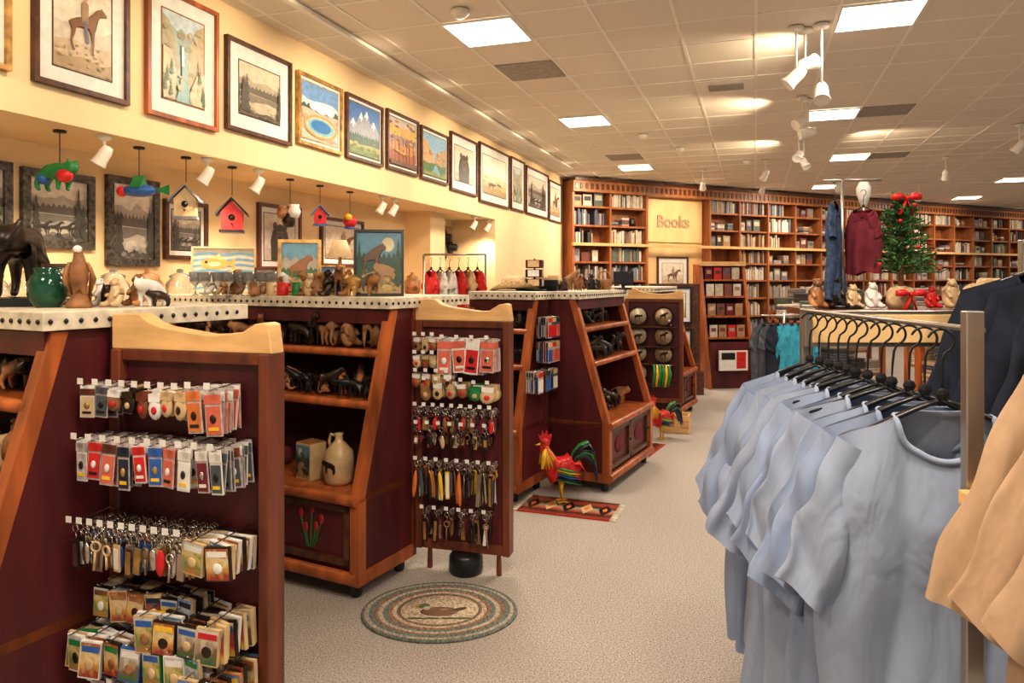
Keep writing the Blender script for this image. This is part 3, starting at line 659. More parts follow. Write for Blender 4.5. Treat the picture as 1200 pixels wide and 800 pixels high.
for z in (1.10,.90,.72,.52):
    for x in (.12,.38):
        Tt=TR(x,.03,z) @ RX(-pi/2+.15)
        m.lathe([(.001,0),(.06,0),(.095,.018),(.10,.022),(.09,.014)],BLACK,24,Tt); m.lathe([(.001,.003),(.055,.005),(.086,.017)],[C(.60,.50,.36),C(.55,.40,.24)][pi_%2],24,Tt @ TR(0,0,.002))
        m.lathe([(.001,.010),(.052,.010)],[C(.30,.38,.36),C(.45,.25,.12),C(.20,.28,.14),C(.55,.42,.20)][pi_%4],20,Tt)
        m.lathe([(.001,.0115),(.030,.0112)],[C(.55,.30,.10),C(.16,.30,.34),C(.60,.52,.38)][pi_%3],16,Tt @ TR(0,-.012,0))
        vs,fs=R.choice([MOOSEM,BUFM,BEARM]); m.add(vs,fs,DKB,True,TR(x,.052,z-.035) @ Matrix.Diagonal((.13,.02,.13,1))); pi_+=1
    m.box((.02,0,z-.11),(.50,.08,z-.10),WALN)
m.done('decorative_plates')
m=MB(FR((1.60,7.10,0),(.95,-.3,0),(.3,.95,0)))
for i in range(3): 
    m.box((-.14,-.12,.0+i*.06),(.14,-.10,.05+i*.06),PINE); m.box((-.14,.10,.0+i*.06),(.14,.12,.05+i*.06),PINE); m.box((-.14,-.10,.0+i*.06),(-.12,.10,.05+i*.06),PINE); m.box((.12,-.10,.0+i*.06),(.14,.10,.05+i*.06),PINE)
m.box((-.12,-.10,0),(.12,.10,.015),PINE)
m.done('wooden_crate',.004)
m=MB(MPD @ TR(.36,.14,.42))
for i in range(6): m.tube([(i*.03-.06,0,.2),(i*.03-.05,.02,.1),(i*.03-.07,0,-.02)],[.01,.016,.012],[GRN,YEL,GRN][i%3],8)
m.tube([(-.08,0,.2),(.12,0,.2)],.004,CHROME); m.tube([(.02,-.14,.2),(.02,0,.2)],.004,CHROME)
m.done('beaded_necklaces')
m=MB(TR(-.235,3.70,0)); m.lathe([(.001,0),(.08,0),(.088,.02),(.085,.085),(.07,.105),(.001,.11)],BLACK,24); m.done('cast_iron_pot')

# ------------------------------------------------------------------ counter items
def easel_art(name,x,y,w,h,kind,fm,ang,tilt=.15,z=1.40,fw=.02):
    T=TR(x,y,z) @ RZ(ang) @ RX(-tilt)
    m=MB(T)
    m.box((-w/2,0,0),(w/2,.012,h),WHITE)
    for a,b in (((-w/2,-.012,0),(w/2,.016,fw)),((-w/2,-.012,h-fw),(w/2,.016,h)),((-w/2,-.012,fw),(-w/2+fw,.016,h-fw)),((w/2-fw,-.012,fw),(w/2,.016,h-fw))): m.box(a,b,fm)
    art(m,lambda u,v,q:(-w/2+fw+u*(w-2*fw),-.001-q*.0002,fw+v*(h-2*fw)),kind,3)
    m.tube([(0,.02,h*.8),(0,.16,.03)],.006,WALN,6)
    return m.done(name)
easel_art('wildlife_plaque',-.71,3.867,.265,.36,'wolf',BLACK,.15,fw=.014)
easel_art('wildlife_tile',-1.21,4.13,.24,.32,'wild',GOLD,.25)
easel_art('fish_tile',-1.754,4.41,.37,.29,'fish',STONE,.3,fw=.012)
easel_art('small_print',-1.45,4.35,.18,.16,'autumn',DKW,.3,fw=.012)
easel_art('small_print',-1.02,4.12,.14,.17,'mount',GOLD,.2,fw=.010)
easel_art('small_print',-1.62,2.62,.14,.15,'lake',WALN,.5,fw=.010)
m=MB(TR(-.93,3.9,1.40))
for i in range(11):
    vs,fs=R.choice([SITM,BEARM,MOOSEM]); m.add(vs,fs,[TERRA,STONE,LEATH,GOLD,DKB][i%5],True,TR(-.18+i*.035,R.uniform(-.06,.08),0) @ RZ(R.uniform(3,5.5)) @ Matrix.Scale(R.uniform(.16,.30),4))
m.done('carved_animals')
m=MB(TR(-1.42,4.15,1.40))
for i in range(14):
    vs,fs=R.choice([SITM,BEARM,MOOSEM]); m.add(vs,fs,[WHITE,STONE,TERRA,DKB,LEATH][i%5],True,TR(-.30+i*.045,R.uniform(-.06,.06),0) @ RZ(R.uniform(3,5.5)) @ Matrix.Scale(R.uniform(.14,.26),4))
m.done('carved_animals')
m=MB(TR(-1.15,4.0,1.40))
for i in range(7):
    mm=[TERRA,STONE,RED,GRN,WHITE,DKB,BLU][i]; m.lathe([(.001,0),(.03,0),(.034,.01),(.034,.085),(.031,.086),(.03,.02)],mm,16,TR(-.25+i*.075,R.uniform(-.03,.03)-.02,0) @ Matrix.Scale(.85,4)); m.ring((-.25+i*.075+.034,-.02,.04),.018,.005,mm)
m.done('souvenir_mugs')
m=MB(TR(-1.5,4.0,1.40))
for i in range(8): m.lathe([(.001,0),(.022,0),(.005,.01),(.005,.05),(.03,.08),(.034,.13),(.032,.13),(.028,.082)],GLASS,14,TR(-.25+i*.06,R.uniform(-.02,.04),0))
m.done('glass_goblets')
SHADE=mat('lampshade',(.78,.55,.30),.8,emit=.3)
m=MB(TR(-1.02,4.30,1.40)); m.lathe([(.05,0),(.05,.012),(.012,.025),(.02,.08),(.012,.18),(.01,.22)],TERRA,16); m.lathe([(.075,.22),(.04,.32)],SHADE,20); m.done('table_lamp')
m=MB(TR(-1.735,2.56,1.40) @ RZ(-1.2)); m.box((-.13,-.07,0),(.13,.07,.03),BLACK); vs,fs=BUFM; m.add(vs,fs,DKB,True,TR(-.0,0,.03) @ Matrix.Scale(.60,4)); m.done('bronze_bison_sculpture')
m=MB(TR(-1.55,2.42,1.40)); m.lathe([(.001,0),(.035,0),(.055,.03),(.06,.075),(.045,.11),(.035,.118),(.045,.132),(.038,.133),(.03,.12)],GLAZE,24); m.done('green_glazed_vase')
def eagle(name,x,y,z,s,m1,rz=0):
    m=MB(TR(x,y,z) @ RZ(rz) @ Matrix.Scale(s,4))
    m.lathe([(.001,0),(.14,0),(.15,.04),(.11,.10),(.08,.16),(.001,.18)],LEATH,12)
    vs,fs=skin_mesh([(0,0,.35),(0,0,.48),(.01,0,.60),(.03,0,.70),(.10,0,.69),(-.03,0,.22),(-.06,0,.12),(0,.05,.22),(0,-.05,.22),(0,.05,.15),(0,-.05,.15)],[(0,1),(1,2),(2,3),(3,4),(0,5),(5,6),(0,7),(0,8),(7,9),(8,10)],[.12,.12,.07,.055,.02,.06,.03,.035,.035,.02,.02])
    m.add(vs,fs,m1,True)
    for sg in (-1,1):
        for i in range(4):
            m.tube([(0,sg*(.09+.01*i),.55-.02*i),(-.03,sg*(.13+.008*i),.42-.02*i),(-.08,sg*.08,.20-.03*i)],[.05,.06,.012],m1 if i%2 else TERRA,8,flat=.35)
    m.ell((.05,0,.71),(.055,.05,.05),WHITE,None,10,8); m.done(name)
eagle('carved_eagle_statue',-1.42,2.38,1.40,.27,LEATH,-1.4)
eagle('carved_eagle_statue',-.80,4.12,1.40,.36,TERRA,-1.4)
m=MB(TR(-1.45,2.50,1.40))
for i in range(8):
    vs,fs=R.choice([SITM,BEARM]); m.add(vs,fs,[STONE,TERRA,WHITE,DKB][i%4],True,TR(-.06+i*.042,R.uniform(-.04,.04),0) @ RZ(R.uniform(3,5.5)) @ Matrix.Scale(R.uniform(.12,.22),4))
m.done('carved_animals')
m=MB(L); m.box((-3.705,2.0,0),(-3.30,7.25,1.28),BURG); m.box((-3.705,1.98,1.28),(-3.26,7.28,1.33),PINE); m.done('back_counter',.004)
m=MB(L)
for s,mm in ((2.35,GLASS),(2.55,GLASS),(2.75,GLASS),(3.05,GLASS),(3.3,TERRA),(3.55,GLASS),(3.75,GLASS),(4.2,STONE),(4.5,TERRA),(4.8,WHITE),(5.3,DKB),(5.8,LEATH),(6.3,WHITE),(6.8,TERRA)):
    T=TR(-3.42,s+.1,1.33); m.lathe([(.001,0),(.07,0),(.085,.03),(.085,.13),(.06,.16),(.065,.18),(.02,.2),(.02,.22),(.001,.225)],mm,18,T)
m.done('apothecary_jars')

# ------------------------------------------------------------------ sales-counter clutter past cabinet C
m=MB(MC @ TR(0,0,1.40))
for i in range(14):
    a=.06+.068*i; hh=R.uniform(.04,.12); mm=R.choice([BLACK,DKB,LEATH,STONE,MAROON,STONE]); 
    bb=.5+R.uniform(0,.2); m.box((a,bb,0),(a+R.uniform(.04,.06),bb+R.uniform(.06,.15),hh),mm)
m.done('boxed_gifts',.004)
figurines('animal_figurines',MC @ TR(0,0,.505),.9,[(.885,.35)],.2,(DKB,TERRA,LEATH),.11)
m=MB(MC @ TR(.12,.62,1.40))
m.lathe([(.09,0),(.09,.012)],BLACK,18); m.tube([(0,0,0),(0,0,.24)],.008,BLACK)
for k in range(4):
    for j in range(3):
        T=RZ(k*pi/2+.3) @ TR(.05,0,.03+.07*j); m.box((0,-.05,0),(.01,.05,.06),R.choice([BLACK,DKB,MAROON]),T); m.box((.011,-.042,.008),(.014,.042,.055),R.choice([WHITE,GREY,STONE,STONE]),T)
m.done('postcard_spinner')
def hat(x,y,z,mm,s=1,rz=0):
    m=MB(TR(x,y,z) @ RZ(rz) @ Matrix.Scale(s,4))
    vs=[];fs=[];prof=[(.001,.105),(.04,.11),(.07,.115),(.085,.09),(.09,.04),(.095,.012),(.13,.008),(.17,.012),(.175,.014)]
    for i,(r,zz) in enumerate(prof):
        for k in range(28):
            a=2*pi*k/28; lift=(abs(math.sin(a))**2)*max(0,(r-.1))*.8 - (abs(math.cos(a))**3)*max(0,r-.1)*.25; crease=-.03*math.exp(-(r*math.sin(a)/.025)**2) if r<.075 else 0
            vs.append((r*math.cos(a)*1.15,r*math.sin(a)*.9,zz+lift+crease))
    for i in range(len(prof)-1):
        for k in range(28): fs.append((i*28+k,i*28+(k+1)%28,(i+1)*28+(k+1)%28,(i+1)*28+k))
    m.add(vs,fs,mm,True); m.lathe([(.094,.012),(.0935,.03)],LEATH,28,None,True,1.15,.9); m.done('cowboy_hat')
hat(.02,5.45,1.40,STRAW,1); hat(.22,5.75,1.40,LEATH,.85)
m=MB(TR(.92,6.0,1.40) @ RZ(.2)); m.box((-.06,-.04,0),(.06,.04,.015),BLACK); m.box((-.012,-.008,.015),(.012,.008,.05),BLACK); m.box((-.085,-.015,.045),(.085,.01,.15),BLACK); m.box((-.075,-.017,.055),(.075,-.015,.14),SCREEN); m.done('register_display',.003)
m=MB(TR(.75,5.9,1.40)); m.lathe([(.001,0),(.05,0),(.065,.08),(.06,.085),(.048,.01)],LEATH,16); m.ring((0,0,.10),.05,.005,LEATH); m.done('woven_basket')

# ------------------------------------------------------------------ garments
def garment(name, M, mm, W=.2, Lg=.72, slv=.30, seed=0, thick=.045, hanger=True, neckm=None, zoff=-.17, fold=1.0, sub=1, tag=False, scoopf=.085, slope=.30, swing=.40, sw0=.082, sw1=.088):
    rr=random.Random(seed); m=MB(M @ TR(0,0,zoff))
    ph=[rr.uniform(0,6.28) for _ in range(10)]
    C_=60; N=30
    def rd(v): # rounded ridge profile: broad swell, tight valley
        return 1-2*abs(math.sin(v/2))**.8
    def FO(x,t):
        broad=(.002+.015*t)*(rd(x*(11-2.5*t)+ph[2]+1.3*t+.8*math.sin(t*4+ph[8]))+.6*math.sin(x*7+ph[3]-2.2*t))
        cr=.009*math.sin(abs(x)*7-t*14+ph[4])*math.exp(-((t-.22)/.25)**2)*abs(x)
        dg=.008*math.sin((x*3.2+t*8)+ph[5])*math.sin(pi*t)+.004*rd(x*17+t*7+ph[6])*t*(1-.5*t)
        return fold*(broad+cr+dg)
    for side in (-1,1):
        vs=[];fs=[]
        for i in range(N+1):
            t=i/N
            for j in range(C_+1):
                x=j/C_*2-1
                hw=W+.040*min(1,t/.3)+.012*t+.006*math.sin(t*9+ph[7])*min(1,t*3)*fold
                xs=x*hw; ax_=abs(x*W)
                zt=-slope*max(0,ax_-.05)
                sc_=scoopf if side<0 else .012
                if ax_<.088: zt-=sc_*math.sqrt(max(0,1-(ax_/.088)**2))
                zb=-Lg+.014*math.sin(x*5+ph[0])+.015*x*math.sin(ph[1])
                z=zt+(zb-zt)*t
                y=side*thick*(.35+.65*min(1,t*5))*math.sqrt(max(0,1-x*x))+FO(x,t)*(1-abs(x)**8)
                vs.append((xs,y,z))
        for i in range(N):
            for j in range(C_):
                q=i*(C_+1)+j; fs.append((q,q+1,q+C_+2,q+C_+1))
        m.add(vs,fs,mm,True)
    pts=[]
    for k in range(25):
        a=k/24*2-1; xx=.088*a; z0=-slope*max(0,abs(xx)-.05)-scoopf*math.sqrt(max(0,1-a*a)); pts.append((xx,-thick*.36+FO(xx/W,0)-.001,z0))
    pts+= [(p[0],thick*.36,-slope*max(0,abs(p[0])-.05)-.012*math.sqrt(max(0,1-(p[0]/.088)**2))) for p in reversed(pts)]
    m.tube(pts,.008,neckm or mm,6,closed=True)
    for sg in (-1,1):
        n1=math.hypot(swing,.898); dv=V((swing*sg/n1,0,-.898/n1)); pp=V((.898*sg/n1,0,swing/n1))
        sh=V((sg*W,0,-slope*(W-.05)))
        c0=sh-pp*sw0; K=32; NN=20; vs=[];fs=[]
        for i in range(NN+1):
            t=i/NN; c=c0+dv*slv*t+V((-.03*sg*t*t,.014*math.sin(ph[7]+sg)*t,0))
            for k in range(K):
                a=2*pi*k/K
                ra=(sw0+(sw1-sw0)*t)+.005*fold*math.sin(t*15+ph[5]+a)*min(1,t*3)
                rb=(.020+.014*t)*(1+.35*fold*math.sin(3*a+ph[1]+2.5*t)+.22*fold*math.sin(5*a+ph[6]-2*t))
                p=c+pp*math.cos(a)*ra+V((0,1,0))*(math.sin(a)*rb+.010*fold*rd(t*11+ph[2]+math.cos(a)*3+sg)*min(1,t*3))+V((0,0,.008*math.sin(a*2+ph[3])*t))
                vs.append(p)
        for i in range(NN):
            for k in range(K): fs.append((i*K+k,i*K+(k+1)%K,(i+1)*K+(k+1)%K,(i+1)*K+k))
        m.add(vs,fs,mm,True)
    if hanger:
        z0=-.010
        for sg in (-1,1):
            m.tube([(0,0,.030+z0),(sg*.05,0,.012+z0),(sg*.12,0,-.020*slope/.3+z0),(sg*(W-.02),0,-slope*(W-.07)-.012)],[.009,.011,.012,.008],BLACK,8,flat=.6)
        hk=[(0,0,.03),(0,0,.11)]+[(.024*math.sin(a)*1.0,0,.135-.024*math.cos(a)) for a in [i*.5 for i in range(1,10)]]
        hk=[(p[0],p[1],p[2]+z0+.01) for p in hk]
        m.tube(hk,.0032,BLACK,6)
        m.box((-.015,-.008,.025+z0),(.015,.008,.055+z0),BLACK)
    if tag:
        m.box((.09,-thick-.03,-.10),(.12,-thick-.027,-.05),WHITE); m.box((.097,-thick-.031,-.09),(.113,-thick-.03,-.065),GREY)
        m.box((.11,-thick-.035,-.15),(.145,-thick-.032,-.10),WHITE)
    return m.done(name,0,sub)

m=MB()
for x,y,h in ((.825,1.30,1.44),(1.50,1.33,1.61),(.86,2.12,1.42),(1.50,2.12,1.61)):
    m.box((x-.016,y-.010,.05),(x+.016,y+.010,h),STEEL)
m.tube([(.845,1.30,1.405),(.845,2.12,1.405)],.006,STEEL,10); m.tube([(1.50,1.30,1.60),(1.50,2.12,1.60)],.009,STEEL,10)
m.box((.845,2.09,1.30),(1.50,2.12,1.405),STEEL); m.box((.865,2.084,1.312),(1.48,2.09,1.393),PINEL)
m.box((.90,2.12,1.385),(1.50,2.38,1.405),DKW)
m.box((.815,1.29,.06),(1.51,1.32,.10),STEEL); m.box((.85,2.10,.06),(1.51,2.13,.10),STEEL); m.box((.815,1.30,.06),(.845,2.12,.10),STEEL); m.box((1.485,1.30,.06),(1.515,2.12,.10),STEEL)
m.box((.79,1.22,1.10),(1.50,1.285,1.125),PINE); m.box((.79,1.22,.62),(1.50,1.285,.645),PINE)
m.box((1.47,.62,.05),(1.50,.65,1.6),STEEL); m.box((1.47,.62,.05),(1.50,1.34,.09),STEEL)
m.tube([(1.10,.63,1.63),(1.10,1.30,1.63)],.009,STEEL,10); m.tube([(1.10,1.29,1.63),(1.50,1.31,1.60)],.009,STEEL,10); m.tube([(1.10,.635,1.63),(1.485,.635,1.60)],.009,STEEL,10)
for y in (1.33,2.10):
    for x in (.835,1.50): m.lathe([(.001,0),(.025,.01),(.025,.05),(.01,.06)],BLACK,12,TR(x,y,0))
m.done('clothing_rack',.002)
NS=12
for i in range(NS):
    t=i/(NS-1); y=2.06-.63*t
    garment('light_blue_tshirt', TR(.845,y,1.41) @ RZ(-math.radians(35-16*t)+R.uniform(-.08,.08)) @ RY(R.uniform(-.05,.05)), BLUES[i%3], W=.195, Lg=.80+R.uniform(-.04,.04), slv=.37+R.uniform(-.04,.04), seed=i+10, tag=(i==NS-1), fold=1.35, swing=.50+R.uniform(-.08,.08), slope=.40+R.uniform(-.03,.03), sw0=.085, sw1=.072, scoopf=.10)
for i in range(5):
    garment('navy_sweatshirt', TR(1.47,1.98-.14*i,1.605) @ RZ(-.25+R.uniform(-.08,.08)), NAVY, W=.22, Lg=.75, slv=.46, seed=40+i, swing=.36, sw0=.085, sw1=.065, zoff=-.09)
for i in range(3):
    garment('tan_sweatshirt', TR(1.10,1.12-.09*i,1.635) @ RZ(-.40+R.uniform(-.05,.05)), TAN, W=.23, Lg=.70, slv=.50, seed=60+i, thick=.05, swing=.47, sw0=.10, sw1=.078)
m=MB(TR(1.02,2.24,1.405)); m.lathe([(.06,0),(.06,.01),(.01,.015)],BLACK,16); m.tube([(0,0,0),(0,0,.40)],.005,STEEL); m.tube([(-.06,0,.395),(.12,0,.395)],.004,STEEL); m.done('ornament_stand')
garment('doll_overalls', TR(.995,2.24,1.80) @ RZ(.9) @ Matrix.Scale(.42,4), DENIM, W=.12, Lg=.70, slv=.25, seed=90)
garment('doll_dress', TR(1.085,2.24,1.775) @ RZ(-.9) @ Matrix.Scale(.38,4), MAROON, W=.10, Lg=.52, slv=.22, seed=91, sw0=.05, sw1=.05)
m=MB(TR(1.125,2.32,0)); m.tube([(0,0,1.40),(0,0,1.73)],.003,WHITE); m.lathe([(.001,-.045),(.010,-.035),(.021,0),(.022,.02),(.013,.04),(.001,.045)],WHITE,16,TR(0,0,1.765)); m.done('balloon_on_stick')
m=MB(TR(.98,2.22,1.405))
for i,(dx,s,mm) in enumerate([(-.05,.16,TERRA),(.0,.18,DKB),(.06,.13,STONE),(.12,.14,WHITE),(.30,.12,RED),(.36,.16,STONE)]):
    vs,fs=SITM; m.add(vs,fs,mm,True,TR(dx,0,0) @ RZ(-1.4) @ Matrix.Scale(s,4))
m.lathe([(.001,0),(.04,0),(.045,.05),(.03,.07),(.001,.075)],LEATH,14,TR(.03,.07,0)); m.done('plush_toys')

def blob(pts):
    P=[V(p) for p in pts]; n=len(P); vs=[];fs=[]
    for p in P: vs+= [p+V((0,-.17,0)),p+V((0,.17,0))]
    for i in range(n): j=(i+1)%n; fs.append((2*i,2*i+1,2*j+1,2*j))
    fs.append(tuple(2*i for i in range(n)))
    return vs,fs
def bow(m, c, s, mm, rz=0):
    T=TR(*c) @ RZ(rz) @ Matrix.Scale(s,4)
    for sg in (-1,1):
        m.add(*blob([(0,0,0),(sg*.45,-.05,.30),(sg*.85,-.05,.22),(sg*.85,-.05,-.12),(sg*.4,-.05,-.12)]),mm,True,T)
        m.tube([(0,0,0),(sg*.2,-.05,-.5),(sg*.4,0,-1.0)],[.1,.16,.18],mm,8,T,flat=.25)
    m.ell((0,-.08,0),(.17,.14,.17),mm,T)
m=MB(TR(1.19,2.22,1.405))
m.lathe([(.001,0),(.035,0),(.042,.02),(.04,.05),(.028,.065),(.001,.07)],STRAW,16)
m.tube([(0,0,.06),(.002,0,.2),(0,0,.335)],[.009,.007,.003],LEATH,8)
for i in range(140):
    t=(i/140); z=.105+.225*t; rad=(.098*(1-t)**.65+.012)*R.uniform(.8,1.1); a=i*2.4
    tip=V((math.cos(a)*rad,math.sin(a)*rad,z+R.uniform(-.005,.025)))
    b0=V((0,0,z)); m.tube([b0,tip],[.0025,.0016],DGRN,4)
    for k in range(26):
        q=b0.lerp(tip,.15+.85*k/25); dn=V((R.uniform(-1,1),R.uniform(-1,1),R.uniform(-.6,1))).normalized()*.016+ (tip-b0).normalized()*.008
        sd=dn.cross(V((R.uniform(-1,1),R.uniform(-1,1),1))).normalized()*.0026
        m.add([q-sd,q+sd,q+dn],[(0,1,2)],DGRN)
    if i%12==0: m.ell(tuple(tip),(.006,.006,.006),RED,None,8,6)
bow(m,(0,-.03,.335),.050,RED); bow(m,(0,-.055,.045),.050,RED)
m.done('tabletop_christmas_tree')

# ------------------------------------------------------------------ rooster sculptures
def rooster(x,y,s,rz):
    m=MB(TR(x,y,0) @ RZ(rz) @ Matrix.Scale(s,4))
    vs,fs=skin_mesh([(.0,0,.42),(-.12,0,.44),(-.20,0,.55),(-.23,0,.68),(-.25,0,.80),(.14,0,.48),(.24,0,.58)],[(0,1),(1,2),(2,3),(3,4),(0,5),(5,6)],[.16,.15,.11,.07,.058,.13,.09],2)
    m.add(vs,fs,RED,True)
    m.ell((-.24,0,.80),(.07,.058,.065),RED)
    for sg in (-1,1):
        for i in range(6):
            m.tube([(-.10,sg*.13,.50-.03*i),(.06,sg*.165,.46-.03*i),(.22,sg*.14,.44-.035*i)],[.03,.035,.008],[GRN,YEL,GRN,BLU,BLACK,GRN][i],8,flat=.4)
        for i in range(9):
            a=i*.36; m.tube([(-.23,sg*.03,.76),(-.21+.07*math.cos(a),sg*.09,.64),(-.17+.14*math.cos(a),sg*.125,.48)],[.025,.032,.008],YEL if i%3 else ORG,6,flat=.5)
        m.tube([(-.02,sg*.06,.34),(-.03,sg*.06,.20),(-.01,sg*.06,.03)],[.045,.018,.014],YEL,8)
        for a in (-.5,0,.5,pi): m.tube([(-.01,sg*.06,.03),(-.01-.09*math.cos(a),sg*.06+.09*math.sin(a),.012)],[.012,.006],YEL,6)
        m.ell((-.28,sg*.05,.82),(.012,.008,.012),BLACK)
        m.ell((-.29,sg*.02,.72),(.02,.012,.05),RED)
    m.lathe([(.022,0),(.001,.09)],YEL,8,TR(-.29,0,.79) @ RY(-pi/2-.2))
    m.prism([(-.31,.84),(-.33,.92),(-.29,.89),(-.28,.98),(-.25,.91),(-.22,.98),(-.20,.90),(-.15,.92),(-.17,.82),(-.24,.80)],-.014,.014,RED,'y')
    for i in range(24):
        a=(i%12)/11; yy=((i*7)%5-2)*.03
        P=[(.10,0,.46),(.19,yy*.5,.60+.06*(1-a)),(.26+.06*a,yy,.74-.12*a),(.34+.08*a,yy*1.3,.78-.28*a),(.42+.04*a,yy*1.6,.66-.38*a)]
        m.tube(P,[.09,.085,.075,.055,.010],[BLACK,BLACK,BLU,BLACK,BLACK,GRN,BLACK][i%7],8,flat=.45)
    for i in range(5):
        yy=(i-2)*.05; m.tube([(.08,yy,.52),(.20,yy*1.3,.55),(.28,yy*1.4,.44)],[.04,.045,.01],YEL if i%2 else RED,8,flat=.5)
    m.done('rooster_sculpture')
rooster(.34,4.84,.50,.1)
rooster(1.40,6.75,.42,.3)

# ------------------------------------------------------------------ rugs
def ramp_radial(name):
    m,nt,b=newmat(name); tc=nt.nodes.new('ShaderNodeTexCoord'); mp=nt.nodes.new('ShaderNodeMapping'); mp.inputs['Scale'].default_value=(1/.35,1/.29,0)
    ln=nt.nodes.new('ShaderNodeVectorMath'); ln.operation='LENGTH'; cr=nt.nodes.new('ShaderNodeValToRGB'); e=cr.color_ramp.elements; cr.color_ramp.interpolation='CONSTANT'
    st=[(0,(.56,.46,.34)),(.50,(.20,.13,.09)),(.54,(.50,.42,.32)),(.60,(.30,.17,.11)),(.66,(.16,.20,.18)),(.72,(.48,.40,.32)),(.78,(.26,.17,.12)),(.84,(.15,.20,.18)),(.90,(.42,.36,.30)),(.95,(.16,.18,.16))]
    while len(e)<len(st): e.new(.5)
    for i,(p,c) in enumerate(st): e[i].position=p; e[i].color=(*c,1)
    nz=nt.nodes.new('ShaderNodeTexNoise'); nz.inputs['Scale'].default_value=90; hs=nt.nodes.new('ShaderNodeHueSaturation')
    mr=nt.nodes.new('ShaderNodeMapRange'); mr.inputs[1].default_value=.35; mr.inputs[2].default_value=.65; mr.inputs[3].default_value=.6; mr.inputs[4].default_value=1.4
    nt.links.new(tc.outputs['Object'],mp.inputs[0]); nt.links.new(mp.outputs[0],ln.inputs[0]); nt.links.new(ln.outputs['Value'],cr.inputs[0]); nt.links.new(tc.outputs['Object'],nz.inputs['Vector'])
    nt.links.new(nz.outputs['Fac'],mr.inputs[0]); nt.links.new(mr.outputs[0],hs.inputs['Value']); nt.links.new(cr.outputs[0],hs.inputs['Color']); nt.links.new(hs.outputs[0],b.inputs['Base Color']); b.inputs['Roughness'].default_value=.95
    return m
RUGM=ramp_radial('braided_wool')
m=MB(TR(-.325,3.26,0))
prof=[(.001,.008)]+[(.5,.008)]
for i in range(9):
    r0=.5+.0555*i; prof+=[(r0+.004,.006),(r0+.028,.014),(r0+.052,.006)]
prof+=[(1.0,.001)]
m.lathe(prof,RUGM,64,Matrix.Diagonal((.35,.29,1,1)))
rg=m.done('braided_oval_rug')
m=MB(TR(-.325,3.26,.0095))
def flat(c,r,mm,a=0): m.ell((0,0,0),(r[0],r[1],.0012),mm,TR(c[0],c[1],0) @ RZ(a),16,6)
flat((0,-.02),(.085,.045),C(.24,.14,.09)); flat((-.075,.035),(.028,.024),C(.10,.16,.10)); flat((-.06,.012),(.018,.03),C(.50,.42,.30),.4); flat((-.108,.032),(.018,.007),C(.55,.34,.10)); flat((.085,.0),(.04,.014),C(.12,.09,.07),.5); flat((.01,-.01),(.05,.022),C(.40,.30,.22),.2)
for dx in (-.1,-.03,.05,.11): flat((dx,-.085),(.04,.008),C(.12,.16,.10),.3*dx)
m.done('duck_motif',parent=rg)
RUG2=painting('navajo_weave',[(0,(.40,.07,.03)),(.2,(.05,.03,.03)),(.3,(.45,.10,.05)),(.5,(.45,.38,.28)),(.6,(.05,.03,.03)),(.8,(.42,.08,.04)),(1,(.06,.04,.03))],.03,6)
def rug(o,ax,ay,w,h):
    m=MB(FR((o[0],o[1],0),(ax[0],ax[1],0),(ay[0],ay[1],0)))
    m.box((0,0,.001),(w,h,.008),RED); m.quad([(0,0,.009),(w,0,.009),(w,h,.009),(0,h,.009)],RUG2)
    for i in range(5):
        cx=w*(i+.5)/5; cy=h/2
        m.prism([(cx-w*.07,cy),(cx,cy-h*.3),(cx+w*.07,cy),(cx,cy+h*.3)],.0085,.011,[BLACK,STONE][i%2],'z')
        m.prism([(cx-w*.03,cy),(cx,cy-h*.13),(cx+w*.03,cy),(cx,cy+h*.13)],.011,.012,ORG,'z')
    for e_ in (0,w):
        sg=-1 if e_==0 else 1
        for k in range(24): m.tube([(e_,h*(k+.5)/24,.006),(e_+sg*.045,h*(k+.5)/24+R.uniform(-.01,.01),.004)],.003,CREAM,4)
    m.done('woven_rug')
rug((.03,4.66),(.94,-.34),(.34,.94),.60,.34)
rug((1.14,6.05),(.46,.887),(-.887,.46),.5,.35)

# ------------------------------------------------------------------ kiosk & mid-store displays
m=MB(TR(2.94,10.0,0) @ RZ(.12))
for x in (-.33,.29): m.prism([(-.25,.0),(.35,.0),(.35,1.68),(.10,1.68)],x,x+.04,ORW,'x')
m.box((-.29,-.18,.0),(.29,.3,.62),BURG); m.box((-.29,.30,.0),(.29,.34,1.68),BURGD); m.box((-.33,.06,1.66),(.33,.36,1.72),PINE)
for z in (.66,.95,1.22,1.45):
    yy=-.25+.35*(z-.05)/1.63; m.box((-.29,yy,z),(.29,.3,z+.025),ORW)
    for i in range(4): m.box((-.25+i*.13,yy+.05,z+.025),(-.25+i*.13+.11,yy+.07,z+.19),R.choice([bookm[7],bookm[7],MAROON,RED,bookm[2],bookm[3],bookm[5]])); m.box((-.23+i*.13,yy+.048,z+.10),(-.25+i*.13+.09,yy+.05,z+.15),R.choice(bookm))
m.box((-.20,-.275,.25),(.20,-.245,.52),WHITE); m.box((-.20,-.245,.25),(.20,-.18,.27),BURG); m.box((-.17,-.28,.40),(.02,-.274,.49),BLACK); m.box((.04,-.28,.28),(.17,-.274,.5),RED)
m.done('book_kiosk',.004)
m=MB(TR(3.0,8.0,0)); m.tube([(0,0,.03),(0,0,1.12)],.015,STEEL); m.tube([(-.25,0,1.08),(.25,0,1.08)],.012,STEEL)
for k in range(4): m.tube([(0,0,.05),(.3*math.cos(k*pi/2),.3*math.sin(k*pi/2),.02)],.015,STEEL)
m.done('tee_garment_rack')
for k in range(6): garment('hanging_tshirt',TR(2.80+.08*k,8.0,1.16) @ RZ(.5 if k<3 else .25),[GREY,GREY,NAVY,TURQ,TURQ,TURQ][k],W=.18,Lg=.66,slv=.24,seed=200+k,sub=0)
